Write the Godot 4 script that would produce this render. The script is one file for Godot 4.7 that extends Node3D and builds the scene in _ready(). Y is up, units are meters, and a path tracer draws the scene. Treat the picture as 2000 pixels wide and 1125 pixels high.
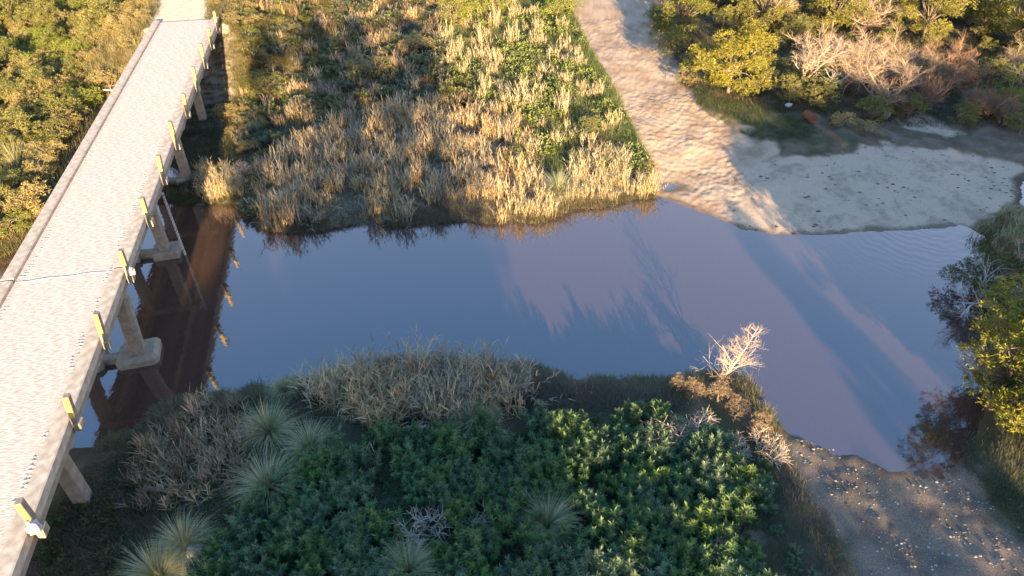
extends Node3D
# A drone's view over a creek: one-lane concrete bridge, reed banks, herb-grown near bank, sandy ford and thicket.
# y = 0 is the water level. Low evening sun from behind the viewer; tall trees behind the viewer shade the near bank.

const TAN_SUN := 0.2
const SUN_X := 0.206
const SUN_Z := 0.979
var rng := RandomNumberGenerator.new()
var noise_a := FastNoiseLite.new()
var noise_b := FastNoiseLite.new()
var noise_c := FastNoiseLite.new()
var used := {}
var M := {}

# ---------------------------------------------------------------- mesh helpers
class Builder:
	var v := PackedVector3Array()
	var n := PackedVector3Array()
	var c := PackedColorArray()
	var ix := PackedInt32Array()
	func leaf(p: Vector3, d: Vector3, w: Vector3, l: float, wd: float, col: Color, droop := 0.12) -> void:
		var k := v.size()
		var nn := d.cross(w)
		var mid := p + d * (l * 0.45) + nn * (wd * 0.18)
		v.append(p); v.append(mid + w * (wd * 0.5)); v.append(p + d * l - Vector3(0, l * droop, 0)); v.append(mid - w * (wd * 0.5))
		for i in 4:
			n.append(nn); c.append(col)
		ix.append_array(PackedInt32Array([k, k + 1, k + 2, k, k + 2, k + 3]))
	func blade(p: Vector3, d: Vector3, l: float, wd: float, fall: float, segs: int, a: Color, b: Color) -> void:
		var side := d.cross(Vector3.UP)
		if side.length() < 0.05: side = Vector3.RIGHT
		side = side.normalized()
		var q := p
		var dir := d
		var step := l / segs
		for i in segs + 1:
			var t := float(i) / segs
			var w := wd * 0.5 * (1.0 - t * t * 0.9)
			var nn := dir.cross(side).normalized()
			var col := a.lerp(b, t)
			v.append(q - side * w); v.append(q + side * w)
			n.append(nn); n.append(nn); c.append(col); c.append(col)
			if i < segs:
				var k := v.size()
				ix.append_array(PackedInt32Array([k - 2, k - 1, k, k - 1, k + 1, k]))
			q += dir * step
			dir = (dir + Vector3(0, -fall * (0.3 + t), 0) / segs).normalized()
	func tube(pts: PackedVector3Array, ra: float, rb: float, sides: int, col: Color) -> void:
		var m := pts.size()
		var base := v.size()
		var up := Vector3.UP
		if absf((pts[1] - pts[0]).normalized().y) > 0.9: up = Vector3.RIGHT
		for i in m:
			var t: Vector3 = (pts[mini(i + 1, m - 1)] - pts[maxi(i - 1, 0)]).normalized()
			var s := t.cross(up).normalized()
			var u := s.cross(t)
			var r := lerpf(ra, rb, float(i) / (m - 1))
			for j in sides:
				var a := TAU * j / sides
				var o := s * cos(a) + u * sin(a)
				v.append(pts[i] + o * r); n.append(o); c.append(col)
		for i in m - 1:
			for j in sides:
				var a := base + i * sides + j
				var b := base + i * sides + (j + 1) % sides
				ix.append_array(PackedInt32Array([a, b, a + sides, b, b + sides, a + sides]))
	func done(mat: Material) -> ArrayMesh:
		var arr := []
		arr.resize(Mesh.ARRAY_MAX)
		arr[Mesh.ARRAY_VERTEX] = v; arr[Mesh.ARRAY_NORMAL] = n; arr[Mesh.ARRAY_COLOR] = c; arr[Mesh.ARRAY_INDEX] = ix
		var m := ArrayMesh.new()
		m.add_surface_from_arrays(Mesh.PRIMITIVE_TRIANGLES, arr)
		m.surface_set_material(0, mat)
		return m

func numbered(called: String) -> String:
	var k: int = used.get(called, 0)
	used[called] = k + 1
	return called if k == 0 else "%s_%03d" % [called, k]

func tag(o: Node, label: String, category: String, group := "", kind := "") -> Node:
	if label: o.set_meta("label", label)
	if category: o.set_meta("category", category)
	if group: o.set_meta("group", group)
	if kind: o.set_meta("kind", kind)
	return o

func thing(called: String, at: Vector3, turn: float, label: String, category: String, group := "") -> Node3D:
	var o := Node3D.new()
	o.name = numbered(called)
	add_child(o)
	o.position = at
	o.rotation.y = turn
	tag(o, label, category, group)
	return o

func part(called: String, mesh: Mesh, parent: Node, mat: Material = null, at := Vector3.ZERO) -> MeshInstance3D:
	var o := MeshInstance3D.new()
	o.name = called if parent != self else numbered(called)
	o.mesh = mesh
	if mat: o.material_override = mat
	parent.add_child(o, true)
	o.position = at
	return o

func scatter_copies(called: String, mesh: Mesh, list: Array, tints: Array, label: String, category: String) -> void:
	# ground cover that nobody could count: one object
	var mm := MultiMesh.new()
	mm.transform_format = MultiMesh.TRANSFORM_3D
	mm.use_colors = true
	mm.mesh = mesh
	mm.instance_count = list.size()
	for i in list.size():
		mm.set_instance_transform(i, list[i])
		mm.set_instance_color(i, tints[i])
	var o := MultiMeshInstance3D.new()
	o.name = numbered(called)
	o.multimesh = mm
	add_child(o)
	tag(o, label, category, "", "stuff")

func chamfer_box(st: SurfaceTool, centre: Vector3, size: Vector3, b: float, basis := Basis.IDENTITY, jitter := 0.0) -> void:
	var hx := size.x / 2.0
	var hz := size.z / 2.0
	var rings := []
	for r in [[-size.y / 2.0, b], [-size.y / 2.0 + b, 0.0], [size.y / 2.0 - b, 0.0], [size.y / 2.0, b]]:
		var i: float = r[1]
		var x := hx - i
		var z := hz - i
		var e := minf(b, minf(x, z) * 0.5)
		var ring := []
		for q in [Vector2(x, z - e), Vector2(x - e, z), Vector2(-x + e, z), Vector2(-x, z - e), Vector2(-x, -z + e), Vector2(-x + e, -z), Vector2(x - e, -z), Vector2(x, -z + e)]:
			ring.append(centre + basis * (Vector3(q.x, r[0], q.y) + Vector3(rng.randf_range(-1, 1), rng.randf_range(-1, 1), rng.randf_range(-1, 1)) * jitter))
		rings.append(ring)
	for k in 3:
		for j in 8:
			var a: Vector3 = rings[k][j]
			var c: Vector3 = rings[k][(j + 1) % 8]
			var d: Vector3 = rings[k + 1][j]
			var f: Vector3 = rings[k + 1][(j + 1) % 8]
			for p in [a, d, c, c, d, f]: st.add_vertex(p)
	for j in range(1, 7):
		for p in [rings[3][0], rings[3][j + 1], rings[3][j]]: st.add_vertex(p)
		for p in [rings[0][0], rings[0][j], rings[0][j + 1]]: st.add_vertex(p)

func box_mesh(centre: Vector3, size: Vector3, b: float, mat: Material, basis := Basis.IDENTITY, jitter := 0.0) -> ArrayMesh:
	var st := SurfaceTool.new()
	st.begin(Mesh.PRIMITIVE_TRIANGLES)
	st.set_smooth_group(-1)
	chamfer_box(st, centre, size, b, basis, jitter)
	st.generate_normals()
	st.set_material(mat)
	return st.commit()

func lin(r: float, g: float, b: float) -> Color:
	return Color(r, g, b).linear_to_srgb()

func noise_tex(freq: float, lo: float, hi: float, size := 512, type := FastNoiseLite.TYPE_SIMPLEX, seed_ := 1, octaves := 4, warm := 0.0) -> NoiseTexture2D:
	var n := FastNoiseLite.new()
	n.noise_type = type
	n.frequency = freq
	n.fractal_octaves = octaves
	n.seed = seed_
	var t := NoiseTexture2D.new()
	t.width = size; t.height = size
	t.seamless = true
	t.noise = n
	var g := Gradient.new()
	g.set_color(0, Color(lo, lo * (1.0 - warm * 0.5), lo * (1.0 - warm)))
	g.set_color(1, Color(hi, hi, hi))
	t.color_ramp = g
	return t

func plant_mat(tint: Color, back := 0.25, rough := 0.7) -> StandardMaterial3D:
	var m := StandardMaterial3D.new()
	m.albedo_color = tint
	m.vertex_color_use_as_albedo = true
	m.roughness = rough
	m.metallic_specular = 0.3
	m.cull_mode = BaseMaterial3D.CULL_DISABLED
	if back > 0.0:
		m.backlight_enabled = true
		m.backlight = Color(back, back, back).linear_to_srgb()
	return m

# ---------------------------------------------------------------- plan of the place (x, z in metres)
var RIVER := PackedVector2Array([Vector2(-27.63, -29.84), Vector2(-26.99, -30.17), Vector2(-26.01, -33.17), Vector2(-23.01, -35.11), Vector2(-20.71, -35.51), Vector2(-18.89, -35.16), Vector2(-16.21, -34.93), Vector2(-15.04, -33.07), Vector2(-13.33, -32.18), Vector2(-10.49, -32.44), Vector2(-8.83, -32.96), Vector2(-6.45, -32.75), Vector2(-2.97, -33.33), Vector2(-1.18, -33.01), Vector2(0.30, -33.28), Vector2(1.77, -33.01), Vector2(3.33, -34.43), Vector2(5.48, -34.71), Vector2(7.12, -35.57), Vector2(8.98, -35.63), Vector2(10.11, -35.05), Vector2(11.86, -33.33), Vector2(13.07, -32.28), Vector2(14.66, -31.77), Vector2(17.22, -31.67), Vector2(20.25, -32.08), Vector2(23.24, -32.28), Vector2(25.69, -32.54), Vector2(26.53, -31.13), Vector2(24.99, -27.08), Vector2(22.73, -23.64), Vector2(21.23, -21.32), Vector2(19.74, -18.96), Vector2(17.95, -16.74), Vector2(16.89, -16.02), Vector2(15.65, -15.88), Vector2(14.41, -15.74), Vector2(13.57, -16.57), Vector2(12.19, -17.19), Vector2(11.09, -17.57), Vector2(10.63, -18.82), Vector2(10.11, -19.66), Vector2(9.79, -20.55), Vector2(8.51, -20.76), Vector2(6.64, -20.34), Vector2(5.08, -20.28), Vector2(4.00, -20.46), Vector2(2.23, -20.64), Vector2(0.90, -21.16), Vector2(-0.91, -21.47), Vector2(-5.47, -21.47), Vector2(-8.04, -20.70), Vector2(-10.14, -20.16), Vector2(-11.60, -19.89), Vector2(-13.08, -19.75), Vector2(-14.28, -18.90), Vector2(-15.01, -17.62), Vector2(-16.60, -17.06), Vector2(-17.49, -17.01), Vector2(-18.40, -15.90), Vector2(-24.76, -14.99), Vector2(-46.20, -20.10), Vector2(-53.39, -30.64)])
var PUDDLES := [PackedVector2Array([Vector2(-22.67, -39.78), Vector2(-21.62, -39.38), Vector2(-20.79, -37.62), Vector2(-20.87, -36.56), Vector2(-21.82, -37.62)]), PackedVector2Array([Vector2(9.37, -37.27), Vector2(10.51, -37.21), Vector2(10.59, -36.65), Vector2(9.48, -36.41)]), PackedVector2Array([Vector2(31.76, -37.82), Vector2(33.80, -37.19), Vector2(32.95, -34.82), Vector2(30.30, -34.71)])]
var TRACK := PackedVector2Array([Vector2(3.56, -84.85), Vector2(14.81, -84.85), Vector2(13.44, -66.88), Vector2(13.11, -53.22), Vector2(14.30, -45.77), Vector2(17.67, -41.13), Vector2(15.92, -37.44), Vector2(13.70, -35.04), Vector2(14.21, -30.56), Vector2(12.26, -30.56), Vector2(9.78, -33.64), Vector2(8.58, -34.47), Vector2(8.59, -39.06), Vector2(8.04, -44.14), Vector2(7.36, -51.20), Vector2(6.41, -58.84)])
var SANDBAR := PackedVector2Array([Vector2(12.34, -34.35), Vector2(14.56, -38.25), Vector2(17.56, -39.58), Vector2(21.38, -40.06), Vector2(24.64, -41.47), Vector2(29.14, -40.89), Vector2(32.52, -39.11), Vector2(29.35, -34.35), Vector2(25.84, -31.94), Vector2(24.07, -30.70), Vector2(13.86, -30.22), Vector2(12.50, -31.44)])
var SANDBAR_B := PackedVector2Array([Vector2(27.47, -46.23), Vector2(29.50, -46.23), Vector2(30.81, -43.01), Vector2(29.54, -42.55), Vector2(27.02, -43.94)])
var GRAVEL := PackedVector2Array([Vector2(10.75, -17.38), Vector2(12.26, -17.64), Vector2(14.00, -16.88), Vector2(14.88, -16.15), Vector2(17.35, -16.39), Vector2(17.66, -16.04), Vector2(17.57, -13.94), Vector2(18.00, -11.12), Vector2(18.36, -8.76), Vector2(10.71, -8.76), Vector2(10.96, -11.46), Vector2(10.98, -13.94), Vector2(10.74, -15.46)])
const GX0 := -60.0
const GZ0 := -92.0
const GS := 0.5
const GNX := 241
const GNZ := 189
var f_river := PackedFloat32Array()
var f_track := PackedFloat32Array()
var f_sand := PackedFloat32Array()
var f_gravel := PackedFloat32Array()

func signed_to(p: Vector2, poly: PackedVector2Array) -> float:
	var best := 1e9
	var m := poly.size()
	for i in m:
		best = minf(best, p.distance_squared_to(Geometry2D.get_closest_point_to_segment(p, poly[i], poly[(i + 1) % m])))
	best = sqrt(best)
	return -best if Geometry2D.is_point_in_polygon(p, poly) else best

func survey() -> void:
	for j in GNZ:
		for i in GNX:
			var p := Vector2(GX0 + i * GS, GZ0 + j * GS)
			var d := signed_to(p, RIVER)
			for q in PUDDLES: d = minf(d, signed_to(p, q))
			f_river.append(d)
			f_track.append(signed_to(p, TRACK))
			f_sand.append(minf(signed_to(p, SANDBAR), signed_to(p, SANDBAR_B)))
			f_gravel.append(signed_to(p, GRAVEL))

func look(f: PackedFloat32Array, x: float, z: float) -> float:
	var u := clampf((x - GX0) / GS, 0.0, GNX - 1.001)
	var w := clampf((z - GZ0) / GS, 0.0, GNZ - 1.001)
	var i := int(u)
	var j := int(w)
	u -= i; w -= j
	var k := j * GNX + i
	return lerpf(lerpf(f[k], f[k + 1], u), lerpf(f[k + GNX], f[k + GNX + 1], u), w)

# the bridge's own axes: lx across (right positive), lz along (towards the viewer positive)
const BRIDGE_AT := Vector3(-17.79, 0, -21.22)
const BRIDGE_TURN := 0.2073
func bridge_local(x: float, z: float) -> Vector2:
	var rx := x + 17.79
	var rz := z + 21.22
	return Vector2(rx * 0.9786 - rz * 0.2058, rx * 0.2058 + rz * 0.9786)

func ground(x: float, z: float) -> float:
	var wob := noise_a.get_noise_2d(x * 4.0, z * 4.0) * 0.30 + noise_a.get_noise_2d(x * 14.0, z * 14.0) * 0.10
	var d := look(f_river, x, z) + wob
	var h := 0.0
	if d < 0.0:
		h = maxf(d, -4.0) * 0.22
	else:
		var near_beach := minf(minf(look(f_track, x, z), look(f_sand, x, z)), look(f_gravel, x, z))
		var beach := 1.0 - smoothstep(-0.6, 0.8, near_beach)
		var veg := 0.05 + 0.42 * smoothstep(0.0, 1.1, d) + 0.5 * smoothstep(1.5, 14.0, d)
		var flat := 0.075 * minf(d, 5.0) + 0.02 * minf(d, 30.0)
		h = lerpf(veg, flat, beach) + noise_a.get_noise_2d(x * 1.3, z * 1.3) * 0.16 * smoothstep(0.3, 3.0, d)
		h += noise_b.get_noise_2d(x, z) * 0.03 * smoothstep(0.0, 0.6, d) * (1.0 - beach * 0.6)
		var churn := (1.0 - smoothstep(-0.5, 0.3, look(f_track, x, z))) * smoothstep(0.05, 0.8, d)
		if churn > 0.0:
			h += (noise_c.get_noise_2d(x, z) * 0.06 + noise_b.get_noise_2d(x * 2.0, z * 2.0) * 0.035) * churn
		var gr := 1.0 - smoothstep(-0.5, 0.3, look(f_gravel, x, z))
		h += noise_b.get_noise_2d(x * 1.6, z * 1.6) * 0.05 * gr
	var l := bridge_local(x, z)
	var off := maxf(0.0, absf(l.x) - 2.9)
	var e := 4.92 - off * 0.62 - maxf(0.0, l.y + 31.0) * 0.95 + maxf(0.0, -32.0 - l.y) * 0.05
	e = maxf(e, 4.92 - off * 0.62 - maxf(0.0, 27.0 - l.y) * 0.95)
	if e > h - 0.6:
		var k := clampf(0.5 + 0.5 * (e - h) / 0.6, 0.0, 1.0)
		h = lerpf(h, e, k) + 0.6 * k * (1.0 - k) * 0.5
		h += noise_a.get_noise_2d(x * 3.0, z * 3.0) * 0.12 * k * smoothstep(0.0, 1.0, off)
	return h

func soil(x: float, z: float) -> Color:
	var w1 := noise_a.get_noise_2d(x * 5.0 + 90.0, z * 5.0)
	var w2 := noise_b.get_noise_2d(x * 0.7 + 30.0, z * 0.7 + 11.0)
	var w3 := noise_b.get_noise_2d(x * 2.3, z * 2.3 + 50.0)
	var c := Color(0.085, 0.066, 0.045).lerp(Color(0.065, 0.07, 0.03), clampf(0.5 + w1 * 1.2, 0, 1))
	c = c.lerp(Color(0.17, 0.13, 0.085), clampf(w2 * 1.6, 0, 0.7))
	var gr := look(f_gravel, x, z) + w1 * 1.0 + w2 * 0.6
	c = c.lerp(Color(0.19, 0.145, 0.105).lerp(Color(0.10, 0.085, 0.07), clampf(0.3 + w1 * 1.5 + w3 * 0.5, 0, 1)), 1.0 - smoothstep(-0.5, 0.6, gr))
	var tr := look(f_track, x, z) + w1 * 0.7 + w2 * 0.5
	c = c.lerp(Color(0.46, 0.33, 0.22).lerp(Color(0.31, 0.21, 0.135), clampf(0.35 + w1 * 1.3 + w3 * 0.4, 0, 1)), 1.0 - smoothstep(-0.5, 0.4, tr))
	var sa := look(f_sand, x, z) + w1 * 0.5 + w2 * 0.4
	c = c.lerp(Color(0.46, 0.345, 0.24).lerp(Color(0.31, 0.235, 0.165), clampf(0.15 + w1 + w3 * 0.9, 0, 1)), 1.0 - smoothstep(-0.35, 0.25, sa))
	var l := bridge_local(x, z)
	if l.y < -30.5 and absf(l.x) < 3.0 + w1:
		c = Color(0.62, 0.5, 0.37).lerp(Color(0.5, 0.4, 0.28), clampf(0.4 + w3, 0, 1))
	elif absf(l.x) < 3.1 + w2 * 0.8 and l.y < -23.0:
		c = Color(0.21, 0.18, 0.145).lerp(c, clampf(w3 * 2.0, 0, 1))
	if x > 20.0 and z > -50.0 and z < -34.0:
		var dirt := smoothstep(20.0, 24.0, x + w1 * 3.0) * smoothstep(-47.0, -45.0, z + w1 * 2.0) * smoothstep(-0.2, 0.8, sa)
		c = c.lerp(Color(0.20, 0.14, 0.095).lerp(Color(0.13, 0.095, 0.07), clampf(0.4 + w3, 0, 1)), dirt * clampf(0.75 + w2, 0, 1))
	# wet mud along the waterline
	var d := look(f_river, x, z) + w2 * 0.25
	c = c.lerp(Color(0.085, 0.06, 0.042), 0.7 * (1.0 - smoothstep(0.1, 0.5, d + w3 * 0.3)))
	return c

func make_ground() -> void:
	var xs := PackedFloat32Array()
	var zs := PackedFloat32Array()
	var x := -34.0
	while x < 36.0:
		xs.append(x)
		x += 0.125 if x > 4.0 and x < 30.0 else 0.25
	var z := -66.0
	while z < -8.0:
		zs.append(z)
		z += 0.125 if z > -50.0 and z < -28.0 else (0.18 if z > -20.0 else 0.25)
	for k in 26:
		var far := 0.4 * pow(1.22, k) * 2.0
		xs.insert(0, xs[0] - far); xs.append(xs[-1] + far)
		zs.insert(0, zs[0] - far); zs.append(zs[-1] + far)
	var b := Builder.new()
	for j in zs.size():
		for i in xs.size():
			b.v.append(Vector3(xs[i], ground(xs[i], zs[j]), zs[j]))
			b.c.append(soil(xs[i], zs[j]))
	var nx := xs.size()
	var nz := zs.size()
	for j in nz:
		for i in nx:
			var k := j * nx + i
			var dx := b.v[k + (1 if i < nx - 1 else 0)] - b.v[k - (1 if i > 0 else 0)]
			var dz := b.v[k + (nx if j < nz - 1 else 0)] - b.v[k - (nx if j > 0 else 0)]
			b.n.append(dz.cross(dx).normalized())
			if i < nx - 1 and j < nz - 1:
				b.ix.append_array(PackedInt32Array([k, k + 1, k + nx, k + 1, k + nx + 1, k + nx]))
	var m := StandardMaterial3D.new()
	m.vertex_color_use_as_albedo = true
	m.roughness = 0.95
	m.metallic_specular = 0.25
	m.uv1_triplanar = true
	m.uv1_world_triplanar = true
	m.uv1_scale = Vector3(0.3, 0.3, 0.3)
	m.albedo_texture = noise_tex(0.04, 0.66, 1.2, 1024, FastNoiseLite.TYPE_SIMPLEX_SMOOTH, 5, 7)
	m.heightmap_enabled = true
	m.heightmap_texture = noise_tex(0.05, 0.0, 1.0, 1024, FastNoiseLite.TYPE_SIMPLEX, 9, 4)
	m.heightmap_scale = 0.7
	tag(part("ground", b.done(m), self), "", "", "", "structure")

func make_water() -> void:
	var b := Builder.new()
	var xs := PackedFloat32Array()
	var zs := PackedFloat32Array()
	var x := -70.0
	while x < 60.0:
		xs.append(x)
		x += 0.1 if x > 15.0 and x < 25.0 else 0.6
	var z := -48.0
	while z < -8.0:
		zs.append(z)
		z += 0.1 if z > -35.0 and z < -26.0 else 0.6
	var focus := Vector2(24.0, -33.5)
	for zz in zs:
		for xx in xs:
			var p := Vector2(xx, zz)
			var r := p.distance_to(focus)
			var reach := (1.0 - smoothstep(3.0, 9.0, r)) * smoothstep(15.0, 18.0, xx) * smoothstep(-26.5, -29.0, zz)
			b.v.append(Vector3(xx, sin(r * 12.0 + noise_a.get_noise_2d(xx * 8.0, zz * 8.0) * 5.0) * 0.0025 * reach, zz))
			b.c.append(Color.WHITE)
	var nx := xs.size()
	var nz := zs.size()
	for j in nz:
		for i in nx:
			var k := j * nx + i
			var dx := b.v[k + (1 if i < nx - 1 else 0)] - b.v[k - (1 if i > 0 else 0)]
			var dz := b.v[k + (nx if j < nz - 1 else 0)] - b.v[k - (nx if j > 0 else 0)]
			b.n.append(dz.cross(dx).normalized())
			if i < nx - 1 and j < nz - 1:
				b.ix.append_array(PackedInt32Array([k, k + 1, k + nx, k + 1, k + nx + 1, k + nx]))
	var m := StandardMaterial3D.new()
	m.albedo_color = lin(0.052, 0.030, 0.022)
	m.roughness = 0.04
	m.metallic_specular = 0.72
	m.clearcoat_enabled = true
	m.clearcoat = 1.0
	m.clearcoat_roughness = 0.04
	m.uv1_triplanar = true
	m.uv1_world_triplanar = true
	m.uv1_scale = Vector3(0.35, 0.35, 0.35)
	m.heightmap_enabled = true
	m.heightmap_texture = noise_tex(0.012, 0.0, 1.0, 512, FastNoiseLite.TYPE_SIMPLEX, 3, 2)
	m.heightmap_scale = 0.25
	tag(part("water", b.done(m), self), "", "", "", "structure")

# ---------------------------------------------------------------- bridge
func make_bridge() -> void:
	var conc := StandardMaterial3D.new()
	conc.albedo_color = lin(0.31, 0.27, 0.21)
	conc.roughness = 0.9
	conc.metallic_specular = 0.3
	conc.uv1_triplanar = true
	conc.uv1_scale = Vector3(0.35, 0.35, 0.35)
	conc.albedo_texture = noise_tex(0.03, 0.8, 1.06, 512, FastNoiseLite.TYPE_VALUE_CUBIC, 21, 7, 0.06)
	conc.heightmap_enabled = true
	conc.heightmap_texture = noise_tex(0.06, 0.0, 1.0, 512, FastNoiseLite.TYPE_SIMPLEX, 22, 4)
	conc.heightmap_scale = 0.08
	var kerb_m: StandardMaterial3D = conc.duplicate()
	kerb_m.albedo_color = lin(0.46, 0.40, 0.32)
	var road := StandardMaterial3D.new()
	road.albedo_color = lin(0.64, 0.535, 0.445)
	road.roughness = 0.95
	road.metallic_specular = 0.2
	road.uv1_triplanar = true
	road.uv1_scale = Vector3(0.09, 0.5, 0.5)
	road.albedo_texture = noise_tex(0.03, 0.7, 1.08, 1024, FastNoiseLite.TYPE_SIMPLEX, 23, 6, 0.05)
	road.heightmap_enabled = true
	road.heightmap_texture = noise_tex(0.045, 0.0, 1.0, 1024, FastNoiseLite.TYPE_SIMPLEX, 24, 4)
	road.heightmap_scale = 0.14
	var paint := StandardMaterial3D.new()
	paint.albedo_color = lin(0.66, 0.43, 0.09)
	paint.roughness = 0.6
	paint.uv1_triplanar = true
	paint.uv1_scale = Vector3(2, 2, 2)
	paint.albedo_texture = noise_tex(0.02, 0.55, 1.1, 256, FastNoiseLite.TYPE_SIMPLEX, 25, 5)
	var br := thing("bridge", BRIDGE_AT, BRIDGE_TURN, "long narrow concrete bridge with low kerbs and short guard posts over the creek", "bridge")
	var spans := [[-31.9, -0.33], [-0.27, 30.0]]
	for s in spans:
		var mid: float = (s[0] + s[1]) / 2.0
		var len: float = s[1] - s[0]
		var slab := part("deck_slab", box_mesh(Vector3(0, 4.79, mid), Vector3(3.66, 0.5, len), 0.01, road), br)
		slab.set_meta("label", "sandy pale roadway slab of the bridge")
		for side in [-1, 1]:
			part("kerb", box_mesh(Vector3(side * 2.083, 5.0, mid), Vector3(0.5, 0.40, len), 0.035, kerb_m), br)
			part("edge_beam", box_mesh(Vector3(side * 2.05, 4.645, mid), Vector3(0.44, 0.30, len - 0.02), 0.02, conc), br)
			part("girder", box_mesh(Vector3(side * 0.95, 4.22, mid), Vector3(0.4, 0.62, len - 0.02), 0.02, conc), br)
	# sand-filled expansion joint, a little wavy
	var jb := Builder.new()
	var jp := PackedVector3Array()
	for i in 30:
		jp.append(Vector3(-1.8 + 3.6 * i / 29.0, 5.03, -0.30 + sin(i * 0.5) * 0.03 + rng.randf_range(-0.012, 0.012)))
	jb.tube(jp, 0.035, 0.03, 6, Color(0.5, 0.43, 0.34))
	part("expansion_joint", jb.done(M.plain), br)
	# guard posts along the right edge
	for wz in [-10.48, -14.22, -17.92, -21.75, -25.74, -29.37, -33.0, -36.75, -40.55, -44.2, -47.6, -51.0]:
		var lz: float = (wz + 21.72) / 0.9786
		var tilt := Basis(Vector3.FORWARD, rng.randf_range(0.02, 0.13)) * Basis(Vector3.RIGHT, rng.randf_range(-0.05, 0.05))
		var hgt := rng.randf_range(1.12, 1.3)
		var post := part("guard_post", box_mesh(Vector3(0, hgt / 2.0 - 0.35, 0), Vector3(0.17, hgt + 0.7 - 0.35, 0.25), 0.02, conc, Basis.IDENTITY, 0.006), br, null, Vector3(2.43, 5.15, lz))
		post.basis = tilt
		var ph := hgt * rng.randf_range(0.55, 0.8)
		var yc := hgt - 0.175 - 0.03 - ph / 2.0
		part("paint_panel", box_mesh(Vector3(0, yc, 0.128), Vector3(0.155, ph, 0.012), 0.003, paint, Basis.IDENTITY, 0.002), post)
		part("bracket", box_mesh(Vector3(0.07, -0.32, 0.02), Vector3(0.22, 0.34, 0.34), 0.03, conc, Basis.IDENTITY, 0.012), post)
	# small steel stub on the left kerb
	var sb := Builder.new()
	sb.tube(PackedVector3Array([Vector3(-2.2, 4.95, -19.5), Vector3(-3.0, 5.05, -19.6)]), 0.04, 0.03, 6, Color(0.5, 0.46, 0.4))
	part("steel_stub", sb.done(M.plain), br)
	# piers
	var k := 0
	for lz in [7.3, -0.55, -8.65, -16.4, -24.3]:
		part("cap_beam", box_mesh(Vector3(0, 3.72, lz), Vector3(3.5, 0.36, 0.6), 0.04, conc), br)
		for side in [-1, 1]:
			var top := 1.0
			var bot := 0.95
			var cw := 0.5
			if k == 1:
				top = 1.5; bot = 1.15; cw = 0.62
			var lean := Basis(Vector3.FORWARD, atan((top - bot) / 3.6) * side)
			part("pier_column", box_mesh(Vector3(side * (top + bot) / 2.0, 1.75, lz), Vector3(cw, 3.75, 0.55), 0.13 if k == 1 else 0.05, conc, lean, 0.008), br)
			var fw := Vector3(1.7, 1.1, 1.5) if k == 1 else Vector3(1.35, 1.0, 1.1)
			var fx: float = side * (1.15 if k == 1 else 1.02)
			part("pier_footing", box_mesh(Vector3(fx, -0.1 + (0.08 if k > 2 else 0.0), lz + (-0.1 if k == 1 else 0.0)), fw, 0.16 if k == 1 else 0.06, conc, Basis(Vector3.UP, 0.08), 0.03), br)
		part("tie_beam", box_mesh(Vector3(0, -0.05, lz), Vector3(1.0, 0.8, 0.42), 0.04, conc), br)
		k += 1
	# abutment wall at the far end
	part("abutment", box_mesh(Vector3(0, 2.6, -31.6), Vector3(4.3, 3.7, 0.6), 0.04, conc), br)
	# dried mud pressed into lumps by tyres along both kerbs
	var lump := Builder.new()
	var e := 0.5
	lump.v.append_array(PackedVector3Array([Vector3(-e, 0, -e * 0.5), Vector3(e, 0, -e), Vector3(e, 0, e * 0.5), Vector3(-e, 0, e), Vector3(0.1, 0.45, 0)]))
	for q in lump.v:
		lump.n.append((q + Vector3(0, 0.4, 0)).normalized()); lump.c.append(Color.WHITE)
	lump.ix.append_array(PackedInt32Array([0, 1, 4, 1, 2, 4, 2, 3, 4, 3, 0, 4]))
	var list := []
	var tints := []
	var frame := Transform3D(Basis(Vector3.UP, BRIDGE_TURN), BRIDGE_AT)
	for side in [-1, 1]:
		var s := -22.0
		while s < 14.0:
			s += rng.randf_range(0.14, 0.22)
			if noise_a.get_noise_2d(s * 6.0, side * 50.0) < -0.05: continue
			var lx: float = side * (1.58 + noise_a.get_noise_1d(s * 4.0) * 0.12 + rng.randf_range(-0.06, 0.06))
			for q in 2:
				var t := Transform3D(Basis(Vector3.UP, side * 0.6 * (1 if q == 0 else -1) + rng.randf_range(-0.3, 0.3)).scaled(Vector3(0.14, 0.045, 0.06) * rng.randf_range(0.5, 1.5)), Vector3(lx + side * q * 0.1, 5.038, s + rng.randf_range(-0.02, 0.02)))
				list.append(frame * t)
				tints.append(Color(0.52, 0.42, 0.32) * rng.randf_range(0.8, 1.1))
	scatter_copies("mud_crumbs", lump.done(M.plain), list, tints, "small pale lumps of dried mud pressed along the bridge kerbs", "mud")

func make_gauge() -> void:
	var g := thing("staff_gauge", Vector3(-17.62, 0, -29.81), 0.2, "tall white river gauge pole with dark marks beside a bridge pier", "gauge")
	var white := StandardMaterial3D.new()
	white.albedo_color = lin(0.72, 0.70, 0.66)
	white.roughness = 0.6
	white.uv1_triplanar = true
	white.albedo_texture = noise_tex(0.03, 0.6, 1.05, 256, FastNoiseLite.TYPE_SIMPLEX, 31, 5)
	var dark := StandardMaterial3D.new()
	dark.albedo_color = lin(0.05, 0.05, 0.055)
	dark.roughness = 0.7
	part("pole", box_mesh(Vector3(0, 1.55, 0), Vector3(0.11, 4.7, 0.06), 0.008, white), g)
	for i in 34:
		var w := 0.05 if i % 5 else 0.08
		part("mark", box_mesh(Vector3(0.055 - w / 2.0 if i % 2 else -0.055 + w / 2.0, 0.3 + i * 0.105, 0.032), Vector3(w, 0.045, 0.006), 0.001, dark), g)

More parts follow.
